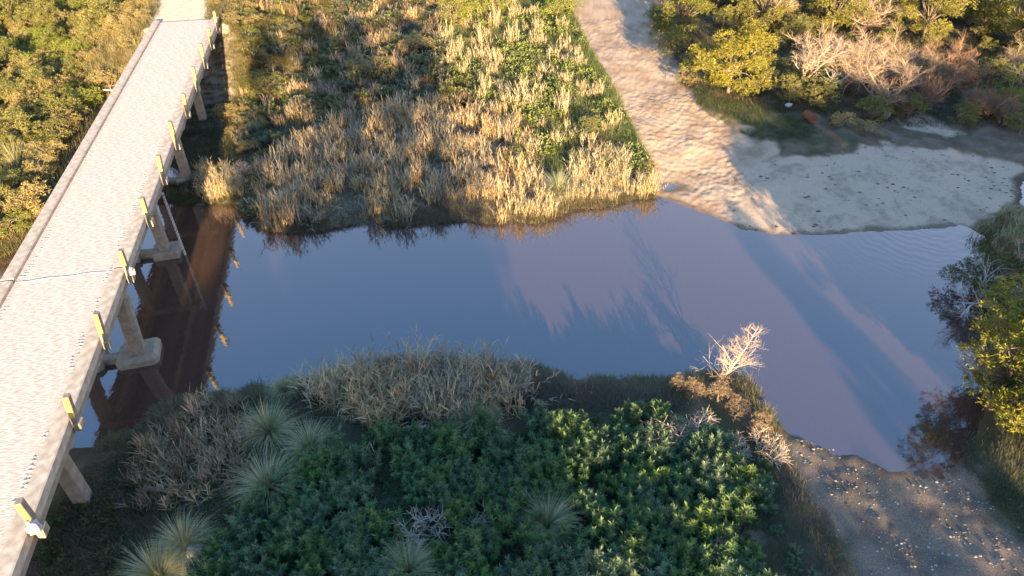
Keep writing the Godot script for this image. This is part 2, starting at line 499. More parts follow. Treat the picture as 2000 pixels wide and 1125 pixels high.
# ---------------------------------------------------------------- plants
func rand_dir(up_min: float, up_max: float) -> Vector3:
	var y := rng.randf_range(up_min, up_max)
	var a := rng.randf() * TAU
	var r := sqrt(maxf(0.0, 1.0 - y * y))
	return Vector3(cos(a) * r, y, sin(a) * r)

func mix_col(a: Color, b: Color, t: float, v := 0.2) -> Color:
	var c := a.lerp(b, clampf(t, 0, 1)) * rng.randf_range(1.0 - v, 1.0 + v)
	c.a = 1.0
	return c

func rosette(b: Builder, p: Vector3, axis: Vector3, count: int, ll: float, lw: float, a: Color, z: Color) -> void:
	for i in count:
		var t := float(i) / count
		var d := (axis * lerpf(0.05, 1.3, t * t) + rand_dir(-0.35, 0.5)).normalized()
		var w := d.cross(Vector3(rng.randf() - 0.5, 1.0, rng.randf() - 0.5)).normalized()
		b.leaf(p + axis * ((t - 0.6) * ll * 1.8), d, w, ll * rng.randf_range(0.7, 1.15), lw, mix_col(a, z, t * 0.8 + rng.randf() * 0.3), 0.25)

func make_herb(seed_: int, r: float, h: float, stems: int) -> Array:
	# a clump of upright stems, each ringed with narrow leaves to its top
	rng.seed = seed_
	var f := Builder.new()
	var s := Builder.new()
	var hue := rng.randf()
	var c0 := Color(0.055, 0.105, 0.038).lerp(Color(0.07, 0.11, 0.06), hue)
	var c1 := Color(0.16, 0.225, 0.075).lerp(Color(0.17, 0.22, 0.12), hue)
	for i in stems:
		var a := rng.randf() * TAU
		var q := sqrt(rng.randf())
		var hh := h * (1.0 - 0.45 * q * q) * rng.randf_range(0.75, 1.1)
		var foot := Vector3(cos(a), 0, sin(a)) * (q * r * 0.55)
		var tip := Vector3(cos(a), 0, sin(a)) * (q * r) + Vector3(0, hh, 0)
		var mid := foot.lerp(tip, 0.5) + Vector3(0, hh * 0.08, 0)
		s.tube(PackedVector3Array([foot - Vector3(0, 0.15, 0), mid, tip]), 0.012, 0.005, 3, Color(0.12, 0.10, 0.06))
		var axis := (tip - mid).normalized()
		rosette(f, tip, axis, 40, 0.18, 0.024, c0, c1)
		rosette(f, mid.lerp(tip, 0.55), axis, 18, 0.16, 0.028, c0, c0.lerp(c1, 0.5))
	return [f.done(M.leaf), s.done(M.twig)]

func make_tussock(seed_: int, r: float, h: float, count: int, dry: float) -> ArrayMesh:
	rng.seed = seed_
	var b := Builder.new()
	for i in count:
		var d := rand_dir(0.72, 1.0)
		if rng.randf() < 0.4: d = rand_dir(0.4, 0.85)
		var p := Vector3(d.x, 0, d.z) * r * rng.randf() * 0.5
		var straw := rng.randf() < dry
		var a := Color(0.15, 0.175, 0.07) if not straw else Color(0.30, 0.24, 0.13)
		var z := Color(0.29, 0.30, 0.14) if not straw else Color(0.48, 0.41, 0.25)
		b.blade(p, d, h * rng.randf_range(0.6, 1.2), 0.010, rng.randf_range(0.9, 3.2), 7, mix_col(a, z, 0.1), mix_col(a, z, 0.9))
	return b.done(M.blade)

func make_reeds(seed_: int, r: float, h: float, stems: int, leaves: int) -> ArrayMesh:
	# dry cane stems with drooping withered leaves
	rng.seed = seed_
	var b := Builder.new()
	for i in stems:
		var q := sqrt(rng.randf())
		var a := rng.randf() * TAU
		var foot := Vector3(cos(a), 0, sin(a)) * (q * r)
		var lean := (Vector3.UP + Vector3(rng.randf_range(-0.3, 0.3), 0, rng.randf_range(-0.3, 0.3))).normalized()
		if rng.randf() < 0.15: lean = rand_dir(0.2, 0.7)
		var hh := h * rng.randf_range(0.6, 1.1)
		var base := mix_col(Color(0.72, 0.66, 0.58), Color(1.0, 0.95, 0.85), rng.randf(), 0.15)
		b.blade(foot - Vector3(0, 0.1, 0), lean, hh, 0.022, 0.1, 3, base * 0.8, base)
		for k in leaves:
			var t := rng.randf_range(0.15, 1.0)
			var d := (lean * rng.randf_range(0.7, 2.4) + rand_dir(-0.1, 0.4)).normalized()
			b.blade(foot + lean * hh * t, d, rng.randf_range(0.25, 0.55), 0.032, rng.randf_range(0.2, 2.2), 3, base * rng.randf_range(0.75, 1.1), base * rng.randf_range(0.8, 1.15))
	return b.done(M.reed)

func make_grass(seed_: int, r: float, h: float, count: int, w := 0.012) -> ArrayMesh:
	rng.seed = seed_
	var b := Builder.new()
	for i in count:
		var a := rng.randf() * TAU
		var p := Vector3(cos(a), 0, sin(a)) * (r * sqrt(rng.randf()))
		var v := rng.randf_range(0.65, 1.15)
		b.blade(p - Vector3(0, 0.03, 0), rand_dir(0.35, 1.0), h * rng.randf_range(0.5, 1.2), w, rng.randf_range(0.6, 2.5), 3, Color(v * 0.8, v * 0.85, v * 0.75), Color(v, v, v))
	return b.done(M.blade)

func make_weed(seed_: int, r: float, h: float, count: int) -> ArrayMesh:
	# low broad-leaved plant
	rng.seed = seed_
	var b := Builder.new()
	for i in count:
		var d := rand_dir(0.05, 0.9)
		var p := Vector3(rng.randf_range(-r, r) * 0.7, rng.randf() * h, rng.randf_range(-r, r) * 0.7)
		b.leaf(p, d, d.cross(rand_dir(0.5, 1.0)).normalized(), rng.randf_range(0.12, 0.26), rng.randf_range(0.05, 0.09), mix_col(Color(0.75, 0.85, 0.7), Color(1.15, 1.1, 0.9), rng.randf()), 0.2)
	return b.done(M.leaf)

func grow(b: Builder, p: Vector3, d: Vector3, l: float, r: float, depth: int, tips: Array, bend: float, kids: int, col: Color, up: float) -> void:
	var pts := PackedVector3Array([p])
	var q := p
	var dir := d
	var n := 4 if depth > 2 else 3
	for i in n:
		dir = (dir + rand_dir(-1, 1) * bend + Vector3(0, up, 0)).normalized()
		q += dir * (l / n)
		pts.append(q)
	b.tube(pts, r, r * 0.55, 6 if depth > 3 else (4 if depth > 1 else 3), mix_col(col, col, 0, 0.12))
	tips.append(q)
	if depth <= 0: return
	for i in kids:
		var t := lerpf(0.35, 1.0, (i + rng.randf()) / kids)
		var at := pts[clampi(int(t * n), 1, n)]
		var nd := (dir * 0.7 + rand_dir(-0.6, 0.8) * 0.9).normalized()
		grow(b, at, nd, l * rng.randf_range(0.5, 0.82), r * 0.5, depth - 1, tips, bend, kids, col, up)

func make_bare(seed_: int, h: float, depth: int, kids: int, lean: Vector3, col: Color, trunks := 1, thick := 1.0) -> Array:
	rng.seed = seed_
	var tr := Builder.new()
	var cr := Builder.new()
	for k in trunks:
		var d := (Vector3.UP * 0.9 + lean + (rand_dir(0, 0.4) * 0.8 if trunks > 1 else Vector3.ZERO)).normalized()
		var l := h * 0.36 * rng.randf_range(0.8, 1.1)
		var p := Vector3(rng.randf_range(-0.2, 0.2), -0.2, rng.randf_range(-0.2, 0.2)) if trunks > 1 else Vector3(0, -0.2, 0)
		var r := (0.018 * h + 0.012) * thick
		var pts := PackedVector3Array([p])
		var q := p
		for i in 4:
			d = (d + rand_dir(-1, 1) * 0.1).normalized()
			q += d * l / 4.0
			pts.append(q)
		tr.tube(pts, r, r * 0.7, 7, col)
		for i in kids + 1:
			var nd := (d * 0.55 + rand_dir(-0.25, 0.75)).normalized()
			grow(cr, pts[4 - (i % 3)], nd, h * rng.randf_range(0.26, 0.42), r * 0.62, depth - 1, [], 0.16, kids, col, 0.05)
	return [cr.done(M.bark), tr.done(M.bark)]

func make_tree(seed_: int, h: float, spread: float, lumps: int, tips_each: int, leaves: int, ll: float, lw: float, a: Color, z: Color, lump_r := 0.9, low := 0.25) -> Array:
	# trunk and limbs that reach into many leafy clumps
	rng.seed = seed_
	var tr := Builder.new()
	var cr := Builder.new()
	var bark := Color(0.16, 0.125, 0.09)
	var fork := Vector3(rng.randf_range(-0.2, 0.2), h * 0.28, rng.randf_range(-0.2, 0.2))
	tr.tube(PackedVector3Array([Vector3(0, -0.3, 0), fork * 0.5, fork]), 0.02 * h + 0.03, 0.015 * h + 0.02, 7, bark)
	for k in lumps:
		var az := TAU * (k + rng.randf() * 0.7) / lumps * 2.6
		var t := rng.randf()
		var y := h * lerpf(low, 0.88, t)
		var rr := spread * (1.0 - 0.6 * t * t) * sqrt(rng.randf_range(0.15, 1.0)) * (0.75 if t < 0.15 else 1.0)
		var c := Vector3(cos(az) * rr, y, sin(az) * rr)
		var mid := fork.lerp(c, 0.5) + Vector3(rng.randf_range(-0.2, 0.2), rng.randf_range(-0.1, 0.3), rng.randf_range(-0.2, 0.2))
		tr.tube(PackedVector3Array([fork, mid, c]), 0.008 * h + 0.015, 0.012, 5, bark)
		var lr := lump_r * rng.randf_range(0.6, 1.25)
		var tone := rng.randf()
		for i in tips_each:
			var o := rand_dir(-0.55, 1.0) * lr * pow(rng.randf(), 0.4)
			o.y *= 0.75
			var tip := c + o
			if i % 5 == 0:
				tr.tube(PackedVector3Array([c, c.lerp(tip, 0.6) + Vector3(0, -0.04, 0), tip]), 0.012, 0.004, 3, bark * 1.3)
			var axis := (o.normalized() + Vector3(0, 0.5, 0)).normalized()
			for j in leaves:
				var d := (axis * 0.7 + rand_dir(-0.7, 0.9)).normalized()
				cr.leaf(tip + rand_dir(-1, 1) * ll * 0.5, d, d.cross(rand_dir(0.3, 1.0)).normalized(), ll * rng.randf_range(0.7, 1.2), lw, mix_col(a, z, tone * 0.5 + rng.randf() * 0.55, 0.22))
	return [cr.done(M.leaf), tr.done(M.bark)]

func plant(called: String, parts: Array, names: Array, at: Vector3, turn: float, size: Vector3, label: String, category: String, group := "", mat: Material = null) -> Node3D:
	var t := thing(called, at, turn, label, category, group)
	t.scale = size
	for i in parts.size():
		part(names[i], parts[i], t, mat if i == 0 else null)
	return t

func on_ground(p: Vector3, sink := 0.0) -> Vector3:
	return Vector3(p.x, ground(p.x, p.z) - sink, p.z)

func inside(poly: PackedVector2Array, step: float, jit := 0.5) -> Array:
	# jittered spots through a plan outline, dry land only
	var lo := poly[0]
	var hi := poly[0]
	for p in poly:
		lo = lo.min(p); hi = hi.max(p)
	var out := []
	var z := lo.y
	while z < hi.y:
		var x := lo.x
		while x < hi.x:
			var p := Vector2(x + rng.randf_range(-jit, jit) * step, z + rng.randf_range(-jit, jit) * step)
			if Geometry2D.is_point_in_polygon(p, poly) and look(f_river, p.x, p.y) > -0.1:
				out.append(Vector3(p.x, ground(p.x, p.y), p.y))
			x += step
		z += step
	return out

func cover(called: String, meshes: Array, poly: PackedVector2Array, step: float, sizes: Vector2, c0: Color, c1: Color, label: String, category: String, patchy := -2.0) -> void:
	rng.seed = hash(called + label)
	var list := []
	var tints := []
	for p in inside(poly, step * 0.94):
		var w := noise_a.get_noise_2d(p.x * 2.5 + 40.0, p.z * 2.5)
		if w < patchy: continue
		var s := rng.randf_range(sizes.x, sizes.y)
		list.append(Transform3D(Basis(Vector3.UP, rng.randf() * TAU).scaled(Vector3(s, s * rng.randf_range(0.65, 1.25), s)), p))
		tints.append(mix_col(c0, c1, 0.5 + w * 1.1 + rng.randf_range(-0.3, 0.3), 0.15))
	scatter_copies(called, meshes[hash(called) % meshes.size()], list, tints, label, category)

func many(called: String, protos: Array, names: Array, spots: Array, sizes: Vector2, tall: Vector2, mats: Array, label: String, category: String, group: String, cap := 300, marks := []) -> void:
	# countable plants: one thing each, the nearest first; what is past the cap is one mass
	spots.sort_custom(func(a, b): return a.z > b.z)
	var list := []
	var tints := []
	for i in spots.size():
		var k := rng.randi() % protos.size()
		var s := rng.randf_range(sizes.x, sizes.y)
		var size := Vector3(s, s * rng.randf_range(tall.x, tall.y), s)
		if i < cap:
			var where := ""
			var best := 1e9
			for mk in marks:
				var far: float = Vector2(mk[0].x - spots[i].x, mk[0].z - spots[i].z).length()
				if far < best:
					best = far; where = " " + mk[1]
			plant(called, protos[k], names, spots[i], rng.randf() * TAU, size, label + where, category, group + where, mats[rng.randi() % mats.size()] if mats.size() else null)
		else:
			list.append(Transform3D(Basis(Vector3.UP, rng.randf() * TAU).scaled(size), spots[i]))
			tints.append(Color.WHITE * rng.randf_range(0.8, 1.1))
	if list.size():
		scatter_copies(called + "_mass", protos[0][0], list, tints, "farther part: " + label, category)

func make_plants() -> void:
	var herbs := []
	for i in 6: herbs.append(make_herb(100 + i, rng.randf_range(0.42, 0.6), rng.randf_range(0.75, 1.05), 17))
	var reeds_tall := []
	for i in 4: reeds_tall.append([make_reeds(200 + i, 0.38, 1.6, 22, 7)])
	var reeds_short := []
	for i in 4: reeds_short.append([make_reeds(220 + i, 0.42, 1.0, 24, 5)])
	var tangle := []
	for i in 3: tangle.append([make_reeds(240 + i, 0.5, 0.8, 26, 6)])
	var grass := [make_grass(300, 0.3, 0.32, 70), make_grass(301, 0.35, 0.42, 60), make_grass(302, 0.3, 0.22, 80)]
	var weeds := [make_weed(310, 0.28, 0.25, 42), make_weed(311, 0.32, 0.4, 50)]
	var tussocks := []
	for i in 4: tussocks.append(make_tussock(330 + i, 0.3, 1.3, 900, 0.35))
	var reed_mats := [plant_mat(lin(0.50, 0.37, 0.21), 0.25), plant_mat(lin(0.38, 0.30, 0.19), 0.25), plant_mat(lin(0.50, 0.40, 0.26), 0.25), plant_mat(lin(0.30, 0.27, 0.21), 0.25)]
	var pale_mats := [plant_mat(lin(0.50, 0.42, 0.27), 0.25), plant_mat(lin(0.46, 0.40, 0.24), 0.25)]
	var brown_mats := [plant_mat(lin(0.24, 0.18, 0.12), 0.2), plant_mat(lin(0.30, 0.23, 0.16), 0.2), plant_mat(lin(0.20, 0.16, 0.11), 0.2)]
	var leaf_mats := [M.leaf, plant_mat(lin(0.8, 0.9, 0.9), 0.3), plant_mat(lin(1.0, 1.0, 0.7), 0.3), plant_mat(lin(0.7, 0.8, 0.75), 0.3)]

	# ---- near bank
	var herb_zone := PackedVector2Array([Vector2(-9.28, -9.54), Vector2(-9.76, -12.39), Vector2(-8.98, -13.86), Vector2(-8.15, -14.81), Vector2(-6.95, -16.17), Vector2(-5.87, -16.65), Vector2(-3.94, -16.90), Vector2(-1.97, -16.90), Vector2(0.00, -17.15), Vector2(1.21, -17.79), Vector2(3.68, -18.18), Vector2(6.14, -18.18), Vector2(7.89, -16.90), Vector2(8.51, -15.48), Vector2(8.95, -14.38), Vector2(8.27, -12.58), Vector2(7.89, -9.54)])
	var clear := [Vector3(1.19, 0, -13.03), Vector3(-3.31, 0, -11.29), Vector3(-1.52, 0, -17.52), Vector3(-7.68, 0, -16.40), Vector3(-3.04, 0, -12.74), Vector3(6.09, 0, -16.68)]
	rng.seed = 41
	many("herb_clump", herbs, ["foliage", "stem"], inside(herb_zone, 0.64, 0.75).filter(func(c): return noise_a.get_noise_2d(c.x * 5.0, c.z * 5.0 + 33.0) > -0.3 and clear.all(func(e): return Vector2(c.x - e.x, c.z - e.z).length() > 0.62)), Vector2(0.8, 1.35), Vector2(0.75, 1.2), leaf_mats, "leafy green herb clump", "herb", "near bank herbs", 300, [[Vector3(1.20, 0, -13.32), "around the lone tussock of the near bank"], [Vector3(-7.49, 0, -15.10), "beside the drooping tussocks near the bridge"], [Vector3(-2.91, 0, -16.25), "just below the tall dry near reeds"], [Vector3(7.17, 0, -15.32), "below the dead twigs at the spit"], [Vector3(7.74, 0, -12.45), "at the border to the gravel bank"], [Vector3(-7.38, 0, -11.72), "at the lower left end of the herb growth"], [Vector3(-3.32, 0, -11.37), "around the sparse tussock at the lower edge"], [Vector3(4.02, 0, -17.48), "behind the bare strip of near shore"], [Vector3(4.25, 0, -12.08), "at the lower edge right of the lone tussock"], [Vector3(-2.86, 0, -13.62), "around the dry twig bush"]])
	rng.seed = 45
	many("young_herb", herbs, ["foliage", "stem"], inside(PackedVector2Array([Vector2(8.80, -17.14), Vector2(9.65, -15.93), Vector2(10.01, -14.59), Vector2(10.09, -13.15), Vector2(10.02, -10.96), Vector2(7.89, -10.96), Vector2(8.66, -13.75)]), 0.95, 0.9), Vector2(0.35, 0.75), Vector2(0.6, 1.0), leaf_mats, "small green herb scattered between the herb growth and the gravel", "herb", "scattered small herbs of the near bank")
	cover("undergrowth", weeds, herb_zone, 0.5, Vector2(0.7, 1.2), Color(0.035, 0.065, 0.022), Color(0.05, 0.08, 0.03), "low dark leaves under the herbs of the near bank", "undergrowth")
	var reed_near := PackedVector2Array([Vector2(-8.09, -18.53), Vector2(-8.39, -19.87), Vector2(-6.58, -20.38), Vector2(-4.41, -20.59), Vector2(0.00, -20.59), Vector2(0.86, -19.50), Vector2(0.00, -18.12), Vector2(-2.05, -17.86), Vector2(-4.05, -17.47), Vector2(-5.43, -17.22), Vector2(-6.21, -18.26)])
	rng.seed = 42
	many("reed_clump", reeds_tall, ["stems"], inside(reed_near, 0.62), Vector2(0.9, 1.3), Vector2(0.7, 1.15), reed_mats, "tall dry reed clump at the near water's edge", "reeds", "tall dry reeds on the near shore")
	var reed_left := PackedVector2Array([Vector2(-14.54, -15.54), Vector2(-13.47, -17.22), Vector2(-12.51, -18.53), Vector2(-11.05, -18.53), Vector2(-10.05, -17.22), Vector2(-9.93, -14.87), Vector2(-10.95, -14.02), Vector2(-12.69, -13.81)])
	rng.seed = 43
	many("withered_reed", tangle, ["stems"], inside(reed_left, 0.62), Vector2(0.7, 1.1), Vector2(0.7, 1.25), brown_mats + reed_mats, "withered tangled reed clump between the bridge and the grass tussocks", "reeds", "withered reeds near the bridge")
	cover("low_weeds", weeds, PackedVector2Array([Vector2(-14.66, -9.52), Vector2(-15.80, -12.57), Vector2(-15.93, -14.59), Vector2(-14.88, -16.40), Vector2(-12.13, -18.71), Vector2(-10.12, -18.99), Vector2(-7.89, -18.44), Vector2(-7.10, -16.64), Vector2(-8.32, -15.24), Vector2(-9.26, -13.95), Vector2(-9.90, -12.57), Vector2(-9.36, -9.52)]), 0.42, Vector2(0.6, 1.2), Color(0.03, 0.05, 0.02), Color(0.06, 0.075, 0.03), "low dark green weeds between the bridge and the herbs", "weeds", -0.2)
	cover("dead_grass", grass, PackedVector2Array([Vector2(-14.80, -9.61), Vector2(-15.95, -12.69), Vector2(-16.08, -14.72), Vector2(-15.02, -16.56), Vector2(-14.24, -17.55), Vector2(-12.34, -19.16), Vector2(-10.25, -19.31), Vector2(-8.21, -19.73), Vector2(-7.17, -16.80), Vector2(-8.40, -15.39), Vector2(-9.35, -14.08), Vector2(-9.99, -12.69), Vector2(-9.45, -9.61)]), 0.3, Vector2(0.7, 1.5), Color(0.10, 0.075, 0.05), Color(0.17, 0.13, 0.085), "thin brown dead grass in the shade beside the bridge", "grass")
	cover("shore_grass", grass, PackedVector2Array([Vector2(0.00, -20.27), Vector2(2.18, -19.97), Vector2(4.97, -19.68), Vector2(6.73, -19.83), Vector2(6.95, -18.70), Vector2(3.76, -18.43), Vector2(1.25, -18.29), Vector2(0.21, -18.70)]), 0.2, Vector2(0.6, 1.1), Color(0.10, 0.075, 0.055), Color(0.15, 0.115, 0.08), "short brown dead grass on the bare strip of near shore", "grass")
	cover("slope_grass", grass, PackedVector2Array([Vector2(8.95, -17.55), Vector2(10.42, -17.05), Vector2(10.69, -15.39), Vector2(11.04, -13.67), Vector2(11.01, -11.24), Vector2(11.21, -9.30), Vector2(7.47, -9.30), Vector2(8.92, -13.88)]), 0.22, Vector2(0.5, 1.0), Color(0.06, 0.065, 0.03), Color(0.15, 0.12, 0.08), "sparse brown and green grass beside the gravel bank", "grass", -0.35)
	cover("bank_grass", grass, PackedVector2Array([Vector2(18.27, -17.30), Vector2(19.53, -17.55), Vector2(22.95, -17.81), Vector2(21.56, -11.07), Vector2(18.24, -11.59), Vector2(17.60, -14.08), Vector2(17.54, -16.08)]), 0.22, Vector2(0.6, 1.2), Color(0.06, 0.075, 0.03), Color(0.15, 0.14, 0.08), "grey green grass below the right bank trees", "grass")
	var spots := [
		[Vector3(-9.44, 0, -17.14), 1.15, "large grey green grass tussock, upper one beside the withered reeds"],
		[Vector3(-7.68, 0, -16.40), 1.05, "small straw tinted tussock at the left edge of the herbs"],
		[Vector3(-8.72, 0, -14.48), 1.2, "large drooping tussock standing below another tussock near the bridge"],
		[Vector3(-6.77, 0, -19.64), 1.15, "tall green tussock among dry reeds at the water's edge"],
		[Vector3(-1.52, 0, -17.52), 1.15, "slim green tussock in front of the tall dry reeds"],
		[Vector3(1.19, 0, -13.03), 1.08, "lone tussock in the middle of the green herbs"],
		[Vector3(-10.92, 0, -12.29), 1.0, "dark green tussock beside the half hidden grey stone"],
		[Vector3(-11.36, 0, -11.22), 1.15, "tussock cut by the lower picture edge near the bridge"],
		[Vector3(-3.31, 0, -11.29), 1.0, "sparse tussock at the lower edge of the herbs"],
		[Vector3(-9.58, 0, -19.59), 0.7, "low tussock leaning over the near waterline"]]
	var k := 0
	for s in spots:
		var t := plant("grass_tussock", [tussocks[k % 4]], ["blades"], on_ground(s[0]), k * 1.7, Vector3.ONE * s[1], s[2], "tussock", "grass tussocks of the near bank")
		k += 1
	# ragged growth along the waterlines
	rng.seed = 44
	var fl := []
	var ft := []
	while fl.size() < 2600:
		var near := rng.randf() < 0.55
		var p := Vector3(rng.randf_range(-16.0, 10.5), 0, rng.randf_range(-24.0, -15.0)) if near else Vector3(rng.randf_range(-34.0, 8.5), 0, rng.randf_range(-36.0, -28.0))
		var dd := look(f_river, p.x, p.z) + noise_a.get_noise_2d(p.x * 4.0, p.z * 4.0) * 0.3
		if dd < -0.08 or dd > 0.75 * rng.randf() + 0.1: continue
		if noise_a.get_noise_2d(p.x * 6.0, p.z * 6.0 + 80.0) < -0.18: continue
		var s := rng.randf_range(0.6, 1.4)
		fl.append(Transform3D(Basis(Vector3.UP, rng.randf() * TAU).scaled(Vector3.ONE * s), on_ground(p)))
		ft.append(mix_col(Color(0.07, 0.08, 0.03), Color(0.24, 0.18, 0.11), rng.randf(), 0.2))
	scatter_copies("waterline_grass", grass[0], fl, ft, "ragged grass fringe along the waterlines", "grass")
	# bare and brown shrubs of the spit
	var pale := Color(0.42, 0.34, 0.26)
	var dead := make_leader(400, 3.3, Vector3(0.36, 0.93, -0.1), Color(0.48, 0.37, 0.27))
	plant("dead_tree", dead, ["branches", "trunk"], on_ground(Vector3(8.72, 0, -20.08)), 0.0, Vector3.ONE, "small bare dead tree leaning over the water from the spit", "dead tree")
	var twigs := []
	for i in 4: twigs.append(make_bare(410 + i, 1.3, 3, 4, Vector3(0.1, 0, 0), pale, 4))
	var tw := [
		[Vector3(9.80, 0, -16.36), 1.2, "pale bare bush at the outer corner of the spit"], [Vector3(8.66, 0, -16.48), 0.9, "bare twiggy bush beside the outermost bush of the spit"],
		[Vector3(4.88, 0, -16.49), 1.5, "grey dead twigs left of the other twigs on the herb bank"], [Vector3(6.09, 0, -16.68), 1.6, "tangle of dead twigs in the middle above the herbs"],
		[Vector3(7.11, 0, -16.86), 1.5, "dead twigs nearest to the leaning dead tree"], [Vector3(-3.04, 0, -12.74), 1.55, "dry twig bush standing in the herbs"], [Vector3(6.61, 0, -12.33), 1.2, "thin grey twigs at the right edge of the herbs"], [Vector3(-1.22, 0, -12.93), 1.25, "thin dead stems left of the lone tussock"]]
	k = 0
	for s in tw:
		plant("twig_bush", twigs[k % 4], ["branches", "stems"], on_ground(s[0]), k * 1.3, Vector3.ONE * s[1], s[2], "bush", "bare twig bushes on the near bank")
		k += 1
	var dry_bush := []
	for i in 3: dry_bush.append(make_tree(420 + i, 1.3, 0.55, 9, 26, 9, 0.08, 0.018, Color(0.16, 0.11, 0.065), Color(0.30, 0.21, 0.12), 0.33, 0.3))
	var db := [
		[Vector3(7.44, 0, -19.22), 0.9, "low brown bush left of the dead tree's foot"], [Vector3(8.44, 0, -18.94), 1.0, "dark brown bush below the dead tree"], [Vector3(9.69, 0, -17.30), 0.95, "rust coloured bush at the tip of the spit"],
		[Vector3(9.05, 0, -18.34), 0.9, "brown bush between the dead tree and the spit's tip"], [Vector3(6.89, 0, -19.59), 0.75, "small grey brown bush on the near shoreline"]]
	k = 0
	for s in db:
		plant("dry_bush", dry_bush[k % 3], ["foliage", "stems"], on_ground(s[0], 0.1), k * 2.1, Vector3.ONE * s[1], s[2], "bush", "dry brown bushes of the spit")
		k += 1

	# ---- far bank
	var reed_far := PackedVector2Array([Vector2(-14.16, -31.61), Vector2(-15.49, -37.87), Vector2(-14.74, -40.56), Vector2(-12.49, -42.61), Vector2(-9.46, -45.55), Vector2(-7.38, -46.39), Vector2(-3.59, -44.72), Vector2(0.00, -44.32), Vector2(1.34, -40.56), Vector2(1.87, -36.61), Vector2(0.29, -32.64), Vector2(-2.88, -32.43), Vector2(-6.28, -32.01), Vector2(-10.20, -31.61), Vector2(-12.96, -31.36)])
	rng.seed = 51
	many("far_reed", reeds_short, ["stems"], inside(reed_far, 0.8, 0.8).filter(func(c): return noise_a.get_noise_2d(c.x * 4.0 + 9.0, c.z * 4.0) > -0.22), Vector2(0.85, 1.3), Vector2(0.8, 1.25), reed_mats, "dry reed clump of the far bank bed", "reeds", "far bank reeds", 300, [[Vector3(-12.78, 0, -32.79), "near the golden reeds by the bridge"], [Vector3(-6.97, 0, -32.79), "along the middle of the far waterline"], [Vector3(-1.16, 0, -32.79), "beside the bright straw clump in the water"], [Vector3(-12.99, 0, -38.70), "at its upper left end"], [Vector3(-6.65, 0, -40.05), "in its middle"], [Vector3(-0.67, 0, -40.75), "next to the sunlit meadow"]])
	var lit_reeds := [
		[PackedVector2Array([Vector2(0.35, -32.82), Vector2(3.21, -33.68), Vector2(3.39, -34.63), Vector2(0.60, -34.07)]), 0.5, "bright straw reed clump standing in the water's edge, left of the ford"],
		[PackedVector2Array([Vector2(3.33, -34.87), Vector2(7.20, -35.45), Vector2(7.43, -39.55), Vector2(3.96, -39.55)]), 0.6, "tall bright straw reeds beside the sandy track"],
		[PackedVector2Array([Vector2(7.34, -35.53), Vector2(8.94, -35.53), Vector2(8.95, -36.55), Vector2(7.57, -36.73)]), 0.45, "lone pale reed clump at the ford's edge"],
		[PackedVector2Array([Vector2(4.98, -34.39), Vector2(6.30, -34.62), Vector2(6.31, -35.42), Vector2(5.16, -35.30)]), 0.45, "small pale reed clump in the shallows"],
		[PackedVector2Array([Vector2(-18.67, -34.86), Vector2(-15.84, -34.86), Vector2(-16.88, -37.44), Vector2(-19.21, -37.76)]), 0.5, "golden reed clump beside the bridge on the far shore"]]
	rng.seed = 52
	for z in lit_reeds:
		many("straw_reed", reeds_tall, ["stems"], inside(z[0], z[1]), Vector2(0.6, 0.9), Vector2(0.7, 1.0), pale_mats, z[2], "reeds", "bright straw reeds of the far shore: " + z[2])
	rng.seed = 53
	many("pale_reed", reeds_short, ["stems"], inside(PackedVector2Array([Vector2(-7.77, -72.24), Vector2(4.00, -68.98), Vector2(5.58, -56.85), Vector2(6.77, -47.70), Vector2(7.46, -41.28), Vector2(3.27, -39.18), Vector2(2.09, -42.76), Vector2(-1.43, -44.32), Vector2(-4.78, -51.47)]), 1.15, 0.9).filter(func(c): return noise_a.get_noise_2d(c.x * 3.0, c.z * 3.0) > -0.02), Vector2(0.6, 1.35), Vector2(0.6, 1.25), pale_mats, "pale dry reed tuft in the sunlit growth beside the track", "reeds", "pale reed tufts along the track")
	var meadow := PackedVector2Array([Vector2(-9.39, -84.06), Vector2(4.70, -84.06), Vector2(6.23, -59.52), Vector2(7.39, -49.77), Vector2(8.28, -42.21), Vector2(8.67, -38.05), Vector2(6.35, -37.41), Vector2(1.93, -38.05), Vector2(-1.79, -44.53), Vector2(-4.87, -52.73)])
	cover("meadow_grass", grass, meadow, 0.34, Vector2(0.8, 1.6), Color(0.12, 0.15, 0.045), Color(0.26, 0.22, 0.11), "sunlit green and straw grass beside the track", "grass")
	cover("meadow_weeds", weeds, meadow, 0.6, Vector2(0.9, 1.8), Color(0.085, 0.115, 0.03), Color(0.15, 0.17, 0.055), "sunlit leafy green weeds beside the track", "weeds", 0.0)
	cover("track_edge_grass", grass, PackedVector2Array([Vector2(5.84, -66.57), Vector2(6.60, -58.57), Vector2(7.72, -50.96), Vector2(8.35, -43.94), Vector2(8.97, -38.88), Vector2(8.40, -37.27), Vector2(7.45, -42.40), Vector2(6.55, -49.06), Vector2(5.00, -61.06)]), 0.2, Vector2(0.5, 0.9), Color(0.10, 0.15, 0.035), Color(0.15, 0.17, 0.05), "short bright green grass along the left edge of the track", "grass")
	var shade := PackedVector2Array([Vector2(-30.97, -83.67), Vector2(-8.77, -83.67), Vector2(-4.85, -52.48), Vector2(-1.78, -44.32), Vector2(-7.33, -45.97), Vector2(-12.52, -42.76), Vector2(-15.33, -37.87), Vector2(-14.60, -32.12), Vector2(-15.74, -33.99), Vector2(-17.71, -39.86), Vector2(-20.12, -49.53)])
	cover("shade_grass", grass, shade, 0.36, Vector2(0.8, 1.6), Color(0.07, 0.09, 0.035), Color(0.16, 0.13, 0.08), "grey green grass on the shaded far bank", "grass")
	rng.seed = 54
